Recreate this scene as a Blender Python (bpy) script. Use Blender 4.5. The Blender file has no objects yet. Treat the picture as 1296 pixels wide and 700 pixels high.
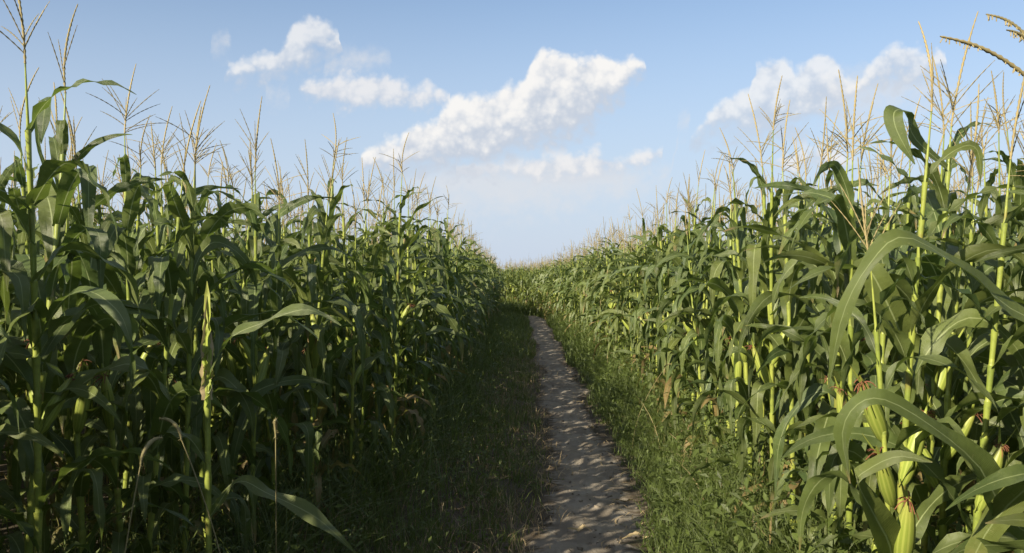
import bpy, math, random
import numpy as np
from mathutils import Vector, Matrix

S = bpy.context.scene
R = math.radians

# ------------------------------------------------------------------ camera
F_PX = 1122.0                      # focal length in pixels of the 1296 px wide photograph
YAW = math.atan2(42.0, F_PX)
CAM = np.array([0.0, 0.0, 1.5])
cam_d = bpy.data.cameras.new('camera'); cam = bpy.data.objects.new('camera', cam_d)
S.collection.objects.link(cam)
cam_d.sensor_width = 36.0; cam_d.lens = 36.0 * F_PX / 1296.0
cam_d.clip_start = 0.05; cam_d.clip_end = 6000
cam.location = CAM; cam.rotation_euler = (R(90.05), 0, YAW)
S.camera = cam

# ------------------------------------------------------------------ light
SUN_EL, SUN_AZ = R(26.5), R(220)     # azimuth from +Y, clockwise: the sun stands behind and left of the camera
sd = np.array([math.sin(SUN_AZ) * math.cos(SUN_EL), math.cos(SUN_AZ) * math.cos(SUN_EL), math.sin(SUN_EL)])
sun_d = bpy.data.lights.new('sun', 'SUN'); sun_o = bpy.data.objects.new('sun', sun_d)
S.collection.objects.link(sun_o)
sun_d.energy = 5.0; sun_d.angle = R(0.55); sun_d.color = (1.0, 0.89, 0.68)
sun_o.rotation_euler = Vector(sd).to_track_quat('Z', 'Y').to_euler()
SKY_STRENGTH = 0.080
S.view_settings.view_transform = 'Standard'; S.view_settings.look = 'None'
S.view_settings.exposure = 0.92; S.view_settings.gamma = 1.0
S.cycles.max_bounces = 7; S.cycles.diffuse_bounces = 3; S.cycles.glossy_bounces = 2
S.cycles.transmission_bounces = 4; S.cycles.transparent_max_bounces = 4
S.cycles.use_denoising = True
S.cycles.sample_clamp_indirect = 4.0

class NT:
    """small helper for node trees"""
    def __init__(s, tree): s.t = tree; s.n = tree.nodes; s.l = tree.links
    def node(s, typ, **kw):
        n = s.n.new(typ)
        for k, v in kw.items(): setattr(n, k, v)
        return n
    def put(s, sock, v):
        if isinstance(v, bpy.types.NodeSocket): s.l.new(v, sock)
        elif v is not None: sock.default_value = v
    def m(s, op, a, b=None, c=None, clamp=False):
        n = s.node('ShaderNodeMath', operation=op, use_clamp=clamp)
        for i, v in enumerate((a, b, c)): s.put(n.inputs[i], v)
        return n.outputs[0]
    def v(s, op, a, b=None, out=0):
        n = s.node('ShaderNodeVectorMath', operation=op)
        s.put(n.inputs[0], a); s.put(n.inputs[1], b)
        return n.outputs[out]
    def mix(s, f, a, b):
        n = s.node('ShaderNodeMix', data_type='RGBA')
        s.put(n.inputs[0], f); s.put(n.inputs[6], a); s.put(n.inputs[7], b)
        return n.outputs[2]
    def ramp(s, f, lo, hi, a=0.0, b=1.0, smooth=True):
        n = s.node('ShaderNodeMapRange', interpolation_type='SMOOTHSTEP' if smooth else 'LINEAR')
        s.put(n.inputs[0], f)
        for i, v in enumerate((lo, hi, a, b)): s.put(n.inputs[i + 1], v)
        return n.outputs[0]
    def noise(s, vec, scale, detail=3, rough=0.5, dim='3D', out='Fac', lac=2.0):
        n = s.node('ShaderNodeTexNoise', noise_dimensions=dim)
        s.put(n.inputs['Vector'], vec); n.inputs['Scale'].default_value = scale
        n.inputs['Detail'].default_value = detail; n.inputs['Roughness'].default_value = rough
        n.inputs['Lacunarity'].default_value = lac
        return n.outputs[out]

# ------------------------------------------------------------------ sky with clouds (a world, infinitely far)
W = bpy.data.worlds.new('World'); S.world = W; W.use_nodes = True
w = NT(W.node_tree); w.n.clear()
sky = w.node('ShaderNodeTexSky', sky_type='NISHITA', sun_disc=False)
sky.sun_elevation = SUN_EL; sky.sun_rotation = SUN_AZ
sky.altitude = 0; sky.air_density = 1.0; sky.dust_density = 0.8; sky.ozone_density = 2.6
gen = w.node('ShaderNodeTexCoord').outputs['Generated']

# each cloud layer is drawn by its upper and lower outline over the compass direction (x, elevation y in picture units), then broken up by noise
L1 = dict(top=[(278, 92), (284, 84), (300, 77), (320, 66), (345, 62), (355, 50), (370, 30), (390, 19), (410, 22), (422, 35), (429, 52),
               (452, 200), (464, 183), (487, 174), (504, 174), (517, 155), (552, 149), (560, 130), (577, 121), (597, 121), (627, 116), (642, 105), (667, 106), (673, 80), (687, 66),
               (706, 67), (722, 77), (752, 71), (777, 75), (797, 77), (815, 77), (821, 90),
               (868, 180), (890, 152), (905, 130), (925, 122), (950, 116), (955, 90), (965, 78), (990, 78), (1000, 95), (1012, 84), (1030, 70), (1048, 74), (1060, 100), (1078, 112),
               (1100, 76), (1125, 62), (1150, 68), (1165, 74), (1185, 68), (1192, 85)],
          bot=[(278, 93), (310, 100), (350, 98), (372, 88), (390, 74), (410, 66), (429, 54),
               (452, 208), (480, 222), (532, 219), (582, 216), (617, 211), (642, 203), (667, 192), (707, 180), (742, 164), (777, 138), (802, 108), (821, 93),
               (868, 182), (900, 182), (940, 178), (980, 172), (1010, 168), (1050, 152), (1078, 122), (1095, 122), (1120, 118), (1150, 114), (1192, 92)],
          gaps=[(-300, 268), (441,), (833, 855), (1206, 1600)])
L2 = dict(top=[(376, 103), (395, 96), (440, 93), (480, 91), (500, 98), (520, 110), (545, 107), (571, 118),
               (574, 207), (620, 202), (650, 208), (680, 198), (700, 194), (755, 190), (790, 200), (815, 188), (839, 186), (965, 205), (1000, 190), (1030, 184), (1085, 205)],
          bot=[(376, 112), (420, 132), (460, 140), (500, 134), (545, 130), (571, 124), (574, 222), (640, 223), (700, 227), (760, 224), (800, 214), (839, 198), (965, 208), (1010, 218), (1085, 210)],
          gaps=[(-300, 364), (572.5,), (853, 950), (1098, 1600)])
L3 = dict(top=[(264, 50), (276, 42), (290, 50), (330, 112), (345, 108), (365, 112), (408, 76), (440, 62), (470, 62), (494, 58), (516, 222), (560, 205), (640, 200), (760, 200), (850, 218), (852, 158), (860, 150), (870, 158), (1002, 125), (1060, 95), (1120, 95), (1210, 118)],
          bot=[(264, 52), (276, 58), (290, 52), (330, 116), (345, 122), (365, 116), (408, 84), (460, 88), (494, 64), (516, 230), (560, 268), (640, 280), (760, 262), (850, 226), (852, 162), (860, 170), (870, 162), (1002, 128), (1060, 155), (1120, 150), (1210, 124)],
          gaps=[(-300, 252), (302, 318), (378, 398), (506,), (851,), (884, 985), (1240, 1600)])
def outline(t, X, pts, gaps, gapv):
    n = t.node('ShaderNodeFloatCurve'); c = n.mapping.curves[0]; x0, x1 = -200.0, 1500.0
    allp = sorted([(x, y) for x, y in pts] + [(x, gapv) for g in gaps for x in g if x0 < x < x1] + [(x0, gapv), (x1, gapv)])
    while len(c.points) > 2: c.points.remove(c.points[1])
    c.points[0].location = ((allp[0][0] - x0) / (x1 - x0), allp[0][1] / 400.0); c.points[-1].location = (1.0, allp[-1][1] / 400.0)
    for x, y in allp[1:-1]: c.points.new((x - x0) / (x1 - x0), y / 400.0)
    for q in c.points: q.handle_type = 'VECTOR'
    n.mapping.update(); t.put(n.inputs['Value'], t.m('DIVIDE', t.m('SUBTRACT', X, x0), x1 - x0))
    return t.m('MULTIPLY', n.outputs[0], 400.0)
sep = w.node('ShaderNodeSeparateXYZ'); w.put(sep.inputs[0], gen)
yy = w.m('MAXIMUM', sep.outputs[1], .05)
comb = w.node('ShaderNodeCombineXYZ')
w.put(comb.inputs[0], w.m('DIVIDE', sep.outputs[0], yy)); w.put(comb.inputs[1], w.m('DIVIDE', sep.outputs[2], yy))
P0 = comb.outputs[0]; front = w.ramp(sep.outputs[1], .1, .4); elev = sep.outputs[2]
wrp = w.noise(P0, 16, 3, .55, out='Color')
Q0 = w.v('ADD', P0, w.v('MULTIPLY', w.v('SUBTRACT', wrp, (.5, .5, .5)), (.020, .016, 0)))
fine = w.noise(P0, 42, 7, .62)
vo = w.node('ShaderNodeTexVoronoi', feature='SMOOTH_F1'); w.put(vo.inputs['Vector'], Q0)
vo.inputs['Scale'].default_value = 52; vo.inputs['Smoothness'].default_value = .5; vo.inputs['Detail'].default_value = 2.0; vo.inputs['Roughness'].default_value = .55
puff = w.m('SUBTRACT', .60, vo.outputs['Distance']); nzc = w.m('SUBTRACT', fine, .5)
s2 = w.node('ShaderNodeSeparateXYZ'); w.put(s2.inputs[0], Q0)
X = w.m('ADD', w.m('MULTIPLY', s2.outputs[0], F_PX), 690.0); Y = w.m('SUBTRACT', 351.0, w.m('MULTIPLY', s2.outputs[1], F_PX))
def layer(L, et, eb, amp, pamp, lo, hi):
    T = outline(w, X, L['top'], L['gaps'], 240.0); B = outline(w, X, L['bot'], L['gaps'], 0.0)
    d = w.m('MINIMUM', w.m('DIVIDE', w.m('SUBTRACT', Y, T), et), w.m('DIVIDE', w.m('SUBTRACT', B, Y), eb))
    D = w.m('ADD', w.m('ADD', d, w.m('MULTIPLY', nzc, amp)), w.m('MULTIPLY', puff, pamp))
    h = w.m('DIVIDE', w.m('SUBTRACT', B, Y), w.m('MAXIMUM', w.m('SUBTRACT', B, T), 8.0))
    return w.m('MULTIPLY', w.ramp(D, lo, hi), front), h
mask_c, h1 = layer(L1, 9.0, 26.0, 1.8, 1.4, -1.1, .50)
mask_f, h2 = layer(L2, 9.0, 12.0, 2.6, 1.6, -1.3, .6)
mask_s, h3 = layer(L3, 16.0, 24.0, 3.0, 1.0, -1.3, 1.5)
left_right = w.ramp(w.m('ABSOLUTE', w.m('SUBTRACT', X, 640.0)), 190, 240, 1.0, .74)        # the outer clouds are thinner
mask_c = w.m('MULTIPLY', mask_c, left_right); mask_f = w.m('MULTIPLY', mask_f, .80); mask_s = w.m('MULTIPLY', mask_s, .74)
relief = w.m('ADD', w.m('MULTIPLY', nzc, 1.7), w.m('MULTIPLY', puff, 1.1))
lit = w.ramp(w.m('ADD', w.m('MULTIPLY', h1, 1.6), relief), -.15, 1.25)
lit_f = w.ramp(w.m('ADD', h2, relief), -.6, .6)
col_c = w.mix(lit, (.60, .665, .77, 1), (.985, .97, .95, 1))
sky_bg = w.node('ShaderNodeBackground'); w.l.new(sky.outputs[0], sky_bg.inputs[0]); sky_bg.inputs[1].default_value = SKY_STRENGTH
# horizon haze: part of the air's own light
c_bg = w.node('ShaderNodeBackground'); w.put(c_bg.inputs[0], col_c); c_bg.inputs[1].default_value = .505
s_bg = w.node('ShaderNodeBackground'); s_bg.inputs[0].default_value = (.80, .82, .86, 1); s_bg.inputs[1].default_value = .49
high = w.m('MULTIPLY', w.ramp(elev, .42, .70), w.ramp(w.noise(gen, 3.5, 5, .6), .40, .62, .25, .85))      # unseen patchy white veil overhead, added to raise the fill light
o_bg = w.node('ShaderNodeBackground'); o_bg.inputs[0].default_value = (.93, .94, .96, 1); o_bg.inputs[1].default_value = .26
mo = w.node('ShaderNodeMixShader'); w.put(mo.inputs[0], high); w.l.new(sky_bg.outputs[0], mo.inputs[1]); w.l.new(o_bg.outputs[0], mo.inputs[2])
h_bg = w.node('ShaderNodeBackground'); h_bg.inputs[0].default_value = (.57, .655, .80, 1); h_bg.inputs[1].default_value = .54
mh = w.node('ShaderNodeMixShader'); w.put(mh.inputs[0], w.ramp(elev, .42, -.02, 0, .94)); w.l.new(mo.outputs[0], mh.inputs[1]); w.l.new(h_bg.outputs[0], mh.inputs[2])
m1 = w.node('ShaderNodeMixShader'); w.put(m1.inputs[0], mask_s); w.l.new(mh.outputs[0], m1.inputs[1]); w.l.new(s_bg.outputs[0], m1.inputs[2])
f_bg = w.node('ShaderNodeBackground'); w.put(f_bg.inputs[0], w.mix(lit_f, (.66, .71, .80, 1), (.96, .94, .93, 1))); f_bg.inputs[1].default_value = .495
mf = w.node('ShaderNodeMixShader'); w.put(mf.inputs[0], mask_f); w.l.new(m1.outputs[0], mf.inputs[1]); w.l.new(f_bg.outputs[0], mf.inputs[2])
m2 = w.node('ShaderNodeMixShader'); w.put(m2.inputs[0], mask_c); w.l.new(mf.outputs[0], m2.inputs[1]); w.l.new(c_bg.outputs[0], m2.inputs[2])
wo = w.node('ShaderNodeOutputWorld'); w.l.new(m2.outputs[0], wo.inputs[0])
W.cycles.sampling_method = 'NONE'

# ------------------------------------------------------------------ materials
def new_mat(name):
    m = bpy.data.materials.new(name); m.use_nodes = True
    t = NT(m.node_tree); t.n.clear()
    out = t.node('ShaderNodeOutputMaterial'); p = t.node('ShaderNodeBsdfPrincipled')
    t.l.new(p.outputs[0], out.inputs[0]); return m, t, p, out
def translucent(t, p, out, col, f):
    tr = t.node('ShaderNodeBsdfTranslucent'); t.put(tr.inputs[0], col)
    mx = t.node('ShaderNodeMixShader'); mx.inputs[0].default_value = f
    t.l.new(p.outputs[0], mx.inputs[1]); t.l.new(tr.outputs[0], mx.inputs[2]); t.l.new(mx.outputs[0], out.inputs[0])
def attr(t, name): return t.node('ShaderNodeAttribute', attribute_name=name).outputs['Fac']
def uvs(t):
    s = t.node('ShaderNodeSeparateXYZ'); t.l.new(t.node('ShaderNodeUVMap').outputs[0], s.inputs[0]); return s.outputs[0], s.outputs[1]

def leaf_material(name, dark, mid, rib, f_tr, yellow=True):
    m, t, p, out = new_mat(name)
    u, v = uvs(t); var = attr(t, 'var'); obv = t.node('ShaderNodeObjectInfo').outputs['Random']
    base = t.mix(var, dark, mid)
    pos = t.node('ShaderNodeNewGeometry').outputs['Position']
    blot = t.noise(pos, 14, 4, .6)
    base = t.mix(t.ramp(blot, .35, .75, 0, .45), base, tuple(c * 1.35 for c in mid[:3]) + (1,))
    base = t.mix(t.m('MULTIPLY', obv, .35), base, (mid[0] * 1.5, mid[1] * 1.12, mid[2] * .7, 1))
    du = t.m('ABSOLUTE', t.m('SUBTRACT', u, .5))
    vein = t.m('SINE', t.m('MULTIPLY', u, 150.0))
    base = t.mix(t.m('MULTIPLY', t.ramp(vein, .0, 1.0), .05), base, rib)
    if yellow:
        dry = t.ramp(t.m('ADD', t.m('ADD', t.m('MULTIPLY', var, 1.0), t.m('MULTIPLY', blot, .35)), t.m('ADD', t.m('MULTIPLY', v, .22), t.m('MULTIPLY', t.m('POWER', v, 9.0), .30))), 1.16, 1.34)
        fleck = t.m('MULTIPLY', t.ramp(t.noise(pos, 120, 2, .5), .66, .74), .35)
        base = t.mix(fleck, base, (.30, .30, .12, 1))
        base = t.mix(dry, base, (.30, .22, .09, 1))
    fade = t.m('SUBTRACT', 1.0, t.m('MULTIPLY', v, .65))
    ribm = t.m('MULTIPLY', t.ramp(du, .040, .016), fade)
    base = t.mix(ribm, base, rib)
    t.put(p.inputs['Base Color'], base); p.inputs['Roughness'].default_value = .46
    p.inputs['Specular IOR Level'].default_value = .7
    bmp = t.node('ShaderNodeBump'); bmp.inputs['Strength'].default_value = .6; bmp.inputs['Distance'].default_value = .008
    t.put(bmp.inputs['Height'], t.m('ADD', t.m('MULTIPLY', vein, .10), t.m('MULTIPLY', blot, 1.6)))
    t.l.new(bmp.outputs[0], p.inputs['Normal'])
    tcol = t.mix(ribm, t.mix(.5, base, (.17, .26, .025, 1)), rib)
    translucent(t, p, out, tcol, f_tr); return m
M = {}
M['leaf'] = leaf_material('maize_leaf_green', (.046, .086, .028, 1), (.135, .180, .048, 1), (.38, .44, .20, 1), .36)
M['grass'] = leaf_material('grass_green', (.052, .088, .020, 1), (.125, .180, .042, 1), (.16, .20, .07, 1), .32, False)

def stalk_material():
    m, t, p, out = new_mat('maize_stalk_green')
    u, v = uvs(t); var = attr(t, 'var')
    node = t.m('ABSOLUTE', t.m('SUBTRACT', t.m('FRACT', v), .5))          # one uv unit per internode
    base = t.mix(var, (.15, .21, .035, 1), (.34, .38, .075, 1))
    base = t.mix(t.m('MULTIPLY', t.ramp(node, .30, .48), .55), base, (.09, .13, .025, 1))
    st = t.noise(t.node('ShaderNodeNewGeometry').outputs['Position'], 40, 3, .6)
    base = t.mix(t.ramp(st, .45, .7, 0, .6), base, (.12, .15, .04, 1)); base = t.mix(t.ramp(t.noise(t.node('ShaderNodeNewGeometry').outputs['Position'], 7, 2, .5), .60, .72, 0, .5), base, (.20, .10, .045, 1))
    t.put(p.inputs['Base Color'], base); p.inputs['Roughness'].default_value = .38
    translucent(t, p, out, (.30, .42, .05, 1), .12); return m
M['stalk'] = stalk_material()
def husk_material():
    m, t, p, out = new_mat('maize_husk')
    u, v = uvs(t); var = attr(t, 'var')
    s = t.m('SINE', t.m('MULTIPLY', u, 75.0))
    base = t.mix(t.ramp(s, -.4, 1), (.24, .30, .05, 1), (.34, .39, .08, 1))
    base = t.mix(t.m('MULTIPLY', t.ramp(v, .55, 1.0), .5), base, (.34, .31, .08, 1))
    t.put(p.inputs['Base Color'], base); p.inputs['Roughness'].default_value = .45
    translucent(t, p, out, (.30, .42, .05, 1), .12); return m
M['husk'] = husk_material()
def plain(name, a, b, scale, rough=.8, tr=0.0):
    m, t, p, out = new_mat(name); pos = t.node('ShaderNodeNewGeometry').outputs['Position']
    c = t.mix(t.m('MULTIPLY', t.m('ADD', attr(t, 'var'), t.noise(pos, scale, 3, .6)), .5), a, b)
    t.put(p.inputs['Base Color'], c); p.inputs['Roughness'].default_value = rough
    if tr: translucent(t, p, out, c, tr)
    return m
M['tassel'] = plain('tassel_tan', (.15, .135, .06, 1), (.46, .36, .17, 1), 30, .8, .12)
M['tassel_stem'] = M['stalk']
M['silk'] = plain('corn_silk_brown', (.11, .035, .018, 1), (.26, .10, .045, 1), 60, .7)
M['dry'] = plain('dry_leaf_straw', (.26, .18, .09, 1), (.52, .42, .25, 1), 18, .8, .15)
M['seed'] = plain('grass_seed_pale', (.20, .17, .07, 1), (.38, .33, .16, 1), 50, .8, .15)
M['clod'] = plain('soil_crumb', (.10, .085, .065, 1), (.24, .20, .155, 1), 30, .95)

def soil_material(name, a, b, c, scale):
    m, t, p, out = new_mat(name); pos = t.node('ShaderNodeNewGeometry').outputs['Position']
    n1 = t.noise(pos, scale, 8, .62); n2 = t.noise(pos, scale * 9, 5, .6); n3 = t.noise(pos, scale * .35, 3, .5)
    col = t.mix(t.ramp(n1, .36, .66), a, b); col = t.mix(t.ramp(n3, .42, .70, 0, .7), col, c)
    col = t.mix(t.ramp(n2, .56, .74, 0, .5), col, tuple(x * .45 for x in a[:3]) + (1,))
    t.put(p.inputs['Base Color'], col); p.inputs['Roughness'].default_value = .93
    p.inputs['Specular IOR Level'].default_value = .2
    bmp = t.node('ShaderNodeBump'); bmp.inputs['Strength'].default_value = .8; bmp.inputs['Distance'].default_value = .02
    t.put(bmp.inputs['Height'], t.m('ADD', n1, t.m('MULTIPLY', n2, .4))); t.l.new(bmp.outputs[0], p.inputs['Normal'])
    return m
M['soil'] = soil_material('field_soil', (.075, .060, .042, 1), (.12, .098, .072, 1), (.045, .042, .026, 1), 3.0)
def path_material():
    m, t, p, out = new_mat('trodden_earth'); pos = t.node('ShaderNodeNewGeometry').outputs['Position']; u, v = uvs(t)
    n1 = t.noise(pos, 2.2, 6, .6); ns = t.noise(t.v('MULTIPLY', pos, (1.0, .30, 1.0)), 11, 6, .6); n2 = t.noise(pos, 34, 4, .6)
    nr = t.noise(t.v('MULTIPLY', pos, (.35, 2.2, 1.0)), 7, 5, .65)
    col = t.mix(t.ramp(n1, .35, .65), (.160, .136, .108, 1), (.25, .218, .178, 1)); col = t.mix(t.ramp(ns, .45, .68, 0, .6), col, (.31, .285, .245, 1))
    col = t.mix(t.ramp(n2, .58, .76, 0, .28), col, (.13, .105, .08, 1))
    e = t.m('ABSOLUTE', t.m('SUBTRACT', t.m('MULTIPLY', u, 2.0), 1.0))
    f = t.ramp(t.m('ADD', e, t.m('MULTIPLY', t.m('SUBTRACT', nr, .5), 1.5)), .58, .92)
    col = t.mix(f, col, (.085, .066, .045, 1))
    t.put(p.inputs['Base Color'], col); p.inputs['Roughness'].default_value = .95; p.inputs['Specular IOR Level'].default_value = .2
    bmp = t.node('ShaderNodeBump'); bmp.inputs['Strength'].default_value = .7; bmp.inputs['Distance'].default_value = .02
    t.put(bmp.inputs['Height'], t.m('ADD', t.m('MULTIPLY', ns, 1.2), t.m('MULTIPLY', n2, .25))); t.l.new(bmp.outputs[0], p.inputs['Normal']); return m
M['path'] = path_material()
MATS = ['leaf', 'stalk', 'tassel', 'husk', 'silk', 'dry', 'grass', 'seed', 'clod']
MI = {k: i for i, k in enumerate(MATS)}

# ------------------------------------------------------------------ mesh pieces as numpy arrays
class Piece:
    """quads only: v (n,3), q (m,4), uv (m,4,2), var (n), mi (m)"""
    def __init__(s, v, q, uv, var, mi):
        s.v = np.asarray(v, float); s.q = np.asarray(q, np.int64); s.uv = np.asarray(uv, float)
        s.var = np.broadcast_to(np.asarray(var, float), (len(s.v),)).copy()
        s.mi = np.broadcast_to(np.asarray(mi, np.int64), (len(s.q),)).copy()
def join(ps):
    n = 0; q = []
    for p in ps: q.append(p.q + n); n += len(p.v)
    return Piece(np.concatenate([p.v for p in ps]), np.concatenate(q), np.concatenate([p.uv for p in ps]),
                 np.concatenate([p.var for p in ps]), np.concatenate([p.mi for p in ps]))
def mesh_from(name, p, mats=None):
    me = bpy.data.meshes.new(name)
    used = sorted(set(p.mi.tolist())) if mats is None else mats
    remap = np.zeros(len(MATS), np.int64)
    for k, i in enumerate(used): me.materials.append(M[MATS[i]]); remap[i] = k
    nv, nq = len(p.v), len(p.q)
    me.vertices.add(nv); me.vertices.foreach_set('co', p.v.astype(np.float32).ravel())
    me.loops.add(nq * 4); me.loops.foreach_set('vertex_index', p.q.astype(np.int32).ravel())
    me.polygons.add(nq); me.polygons.foreach_set('loop_start', np.arange(0, nq * 4, 4, dtype=np.int32))
    me.polygons.foreach_set('material_index', remap[p.mi].astype(np.int32))
    me.polygons.foreach_set('use_smooth', np.ones(nq, bool))
    ul = me.uv_layers.new(name='UVMap'); ul.data.foreach_set('uv', p.uv.astype(np.float32).ravel())
    at = me.attributes.new('var', 'FLOAT', 'POINT'); at.data.foreach_set('value', p.var.astype(np.float32))
    me.update(calc_edges=True); return me
def grid_faces(n, k, closed=False):
    """faces of an (n x k) vertex grid, row major; uv u across (k) and v along (n)"""
    i = np.arange(n - 1)[:, None]; kk = k if closed else k - 1
    j = np.arange(kk)[None, :]; j2 = (j + 1) % k
    q = np.stack([i * k + j, i * k + j2, (i + 1) * k + j2, (i + 1) * k + j], -1).reshape(-1, 4)
    u0 = np.broadcast_to(j / kk, (n - 1, kk)); u1 = np.broadcast_to((j + 1) / kk, (n - 1, kk))
    v0 = np.broadcast_to(i / (n - 1), (n - 1, kk)); v1 = np.broadcast_to((i + 1) / (n - 1), (n - 1, kk))
    uv = np.stack([np.stack([u0, v0], -1), np.stack([u1, v0], -1), np.stack([u1, v1], -1), np.stack([u0, v1], -1)], 2).reshape(-1, 4, 2)
    return q, uv
def unit(a): return a / np.maximum(np.linalg.norm(a, axis=-1, keepdims=True), 1e-9)
def tube(pts, rad, sides, mi, var=.5, vlen=1.0):
    pts = np.asarray(pts, float); rad = np.broadcast_to(rad, (len(pts),))
    T = unit(np.gradient(pts, axis=0)); ref = np.array([.92, .37, .13])
    A = unit(np.cross(T, ref)); B = np.cross(T, A)
    a = np.arange(sides) / sides * 2 * math.pi
    v = pts[:, None] + rad[:, None, None] * (np.cos(a)[None, :, None] * A[:, None] + np.sin(a)[None, :, None] * B[:, None])
    q, uv = grid_faces(len(pts), sides, True); uv = uv.copy(); uv[..., 1] *= vlen
    return Piece(v.reshape(-1, 3), q, uv, var, mi)
def ribbon(c, side, width, nrm, k, mi, var, fold=.18, wave=0.0, ph=0.0, waven=5.0):
    """a leaf blade along centres c, with half-cross vectors; k strips across"""
    n = len(c); s = np.linspace(0, 1, n); u = np.linspace(-1, 1, k + 1)
    wv = width[:, None] * .5
    x = u[None, :] * wv
    edge = np.abs(u)[None, :] ** 1.5
    z = np.abs(x) * fold * (1 - .5 * s[:, None]) + wave * edge * np.where(u >= 0, 1, 1)[None, :] * np.sin(waven * 6.28 * s[:, None] + ph + 1.9 * (u[None, :] > 0)) * np.minimum(1, (width / width.max())[:, None] * 1.2)
    v = c[:, None] + side[:, None] * x[..., None] + nrm[:, None] * z[..., None]
    q, uv = grid_faces(n, k + 1)
    return Piece(v.reshape(-1, 3), q, uv, var, mi)
def leaf_width(s, W): return np.maximum(W * np.minimum(1, .45 + 3.2 * s) * (1 - s ** 2.3) ** .85, .0015)

def corn_leaf(rg, base, az, th0, L, Wd, droop, kink, ns, k, var, mi=None, twist=None):
    s = np.linspace(0, 1, ns + 1)
    th = th0 - droop * s ** 1.15
    if kink is not None:
        kp, ka = kink; th = th - ka / (1 + np.exp(-(s - kp) * 38))
    th = np.maximum(th, R(-88))
    azs = az + rg.normal(0, .55) * s ** 1.5
    ds = L / ns
    T = np.stack([np.cos(th) * np.cos(azs), np.cos(th) * np.sin(azs), np.sin(th)], -1)
    c = np.array(base) + np.concatenate([[np.zeros(3)], np.cumsum((T[1:] + T[:-1]) / 2 * ds, 0)])
    sd_ = np.stack([-np.sin(azs), np.cos(azs), np.zeros_like(azs)], -1)
    nm = np.cross(T, sd_) * -1.0
    nm = np.cross(T, sd_)
    tw = (twist if twist is not None else rg.normal(0, .9)) * s ** 1.4
    side = np.cos(tw)[:, None] * sd_ + np.sin(tw)[:, None] * nm
    n2 = np.cross(T, side)
    n2 = np.where((n2[:, 2:] < 0), -n2, n2) if abs(tw[-1]) < .4 else n2
    return ribbon(c, side, leaf_width(s, Wd), n2, k, MI['leaf'] if mi is None else mi, var, .24, Wd * .21, rg.uniform(0, 6), rg.uniform(2.5, 6))

def jag(n, r, rg, a=.45): return r * (1 + a * np.where(np.arange(n) % 2 == 0, 1, -1) * rg.uniform(.5, 1, n)) * np.minimum(1, np.linspace(2.5, .25, n) ** .6)
def tassel_pieces(rg, base, up, L, nb, spread, lod, droopy=0.0):
    out = []; base = np.array(base)
    n = {0: 38, 1: 12, 2: 3}[lod]; sides = {0: 5, 1: 3, 2: 3}[lod]
    s = np.linspace(0, 1, n); bend = rg.normal(0, .10, 2); up = unit(up + np.append(rg.normal(0, .07, 2), 0))
    c = base + up * (s * L)[:, None] + np.stack([bend[0] * s ** 2, bend[1] * s ** 2, 0 * s], -1) * L
    out.append(tube(c, jag(n, .0036 if lod < 2 else .0044, rg, .35) , sides, MI['tassel'], rg.uniform(.2, .9)))
    for b in range(nb):
        h = rg.uniform(-.02, .32) * L; az = rg.uniform(0, 6.28); a0 = spread * rg.uniform(.5, 1.25); l = L * rg.uniform(.32, .62)
        m = {0: 17, 1: 6, 2: 2}[lod]; t = np.linspace(0, 1, m)
        ang = a0 * (1 + (.35 + droopy) * t)
        d = np.stack([np.sin(ang) * math.cos(az), np.sin(ang) * math.sin(az), np.cos(ang)], -1)
        cc = base + up * h + np.concatenate([[np.zeros(3)], np.cumsum(d[1:], 0)]) * (l / (m - 1))
        out.append(tube(cc, jag(m, .0020 if lod < 2 else .0032, rg, .4), 3, MI['tassel'], rg.uniform(0, .8)))
    return out
def ear_pieces(rg, base, d, L, lod):
    n, sides = (9, 10) if lod == 0 else (5, 6)
    s = np.linspace(0, 1, n); d = np.array(d)
    c = np.array(base) + d * (s * L)[:, None]
    prof = np.interp(s, [0, .12, .4, .7, .9, 1], [.008, .019, .0255, .021, .011, .005]) * L / .22
    h = [tube(c, prof, sides, MI['husk'], rg.uniform(.2, .9))]
    tip = c[-1]
    for k in range(2 if lod == 0 else 0):                     # short husk blades at the tip
        az = rg.uniform(0, 6.28); q = unit(d + .3 * np.array([math.cos(az), math.sin(az), 0]))
        ss = np.linspace(0, 1, 5); cc = tip - d * .03 + q * (ss * rg.uniform(.05, .12))[:, None]
        sdv = unit(np.cross(q, [0, 0, 1.0]))[None].repeat(5, 0)
        h.append(ribbon(cc, sdv, .014 * (1 - ss * .85), np.cross(sdv, q), 2, MI['husk'], .5, .3))
    silk = []
    for k in range(12 if lod == 0 else 4):
        q = unit(d + rg.normal(0, .45, 3)); m = 5 if lod == 0 else 3; t = np.linspace(0, 1, m)
        cc = tip - d * .012 + q * (t * rg.uniform(.03, .06))[:, None] + np.stack([0 * t, 0 * t, -.035 * t ** 2], -1)
        silk.append(tube(cc, (.0022 if lod == 0 else .004) * (1.1 - t * .6), 3, MI['silk'], rg.uniform(0, 1)))
    return h, silk

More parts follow.
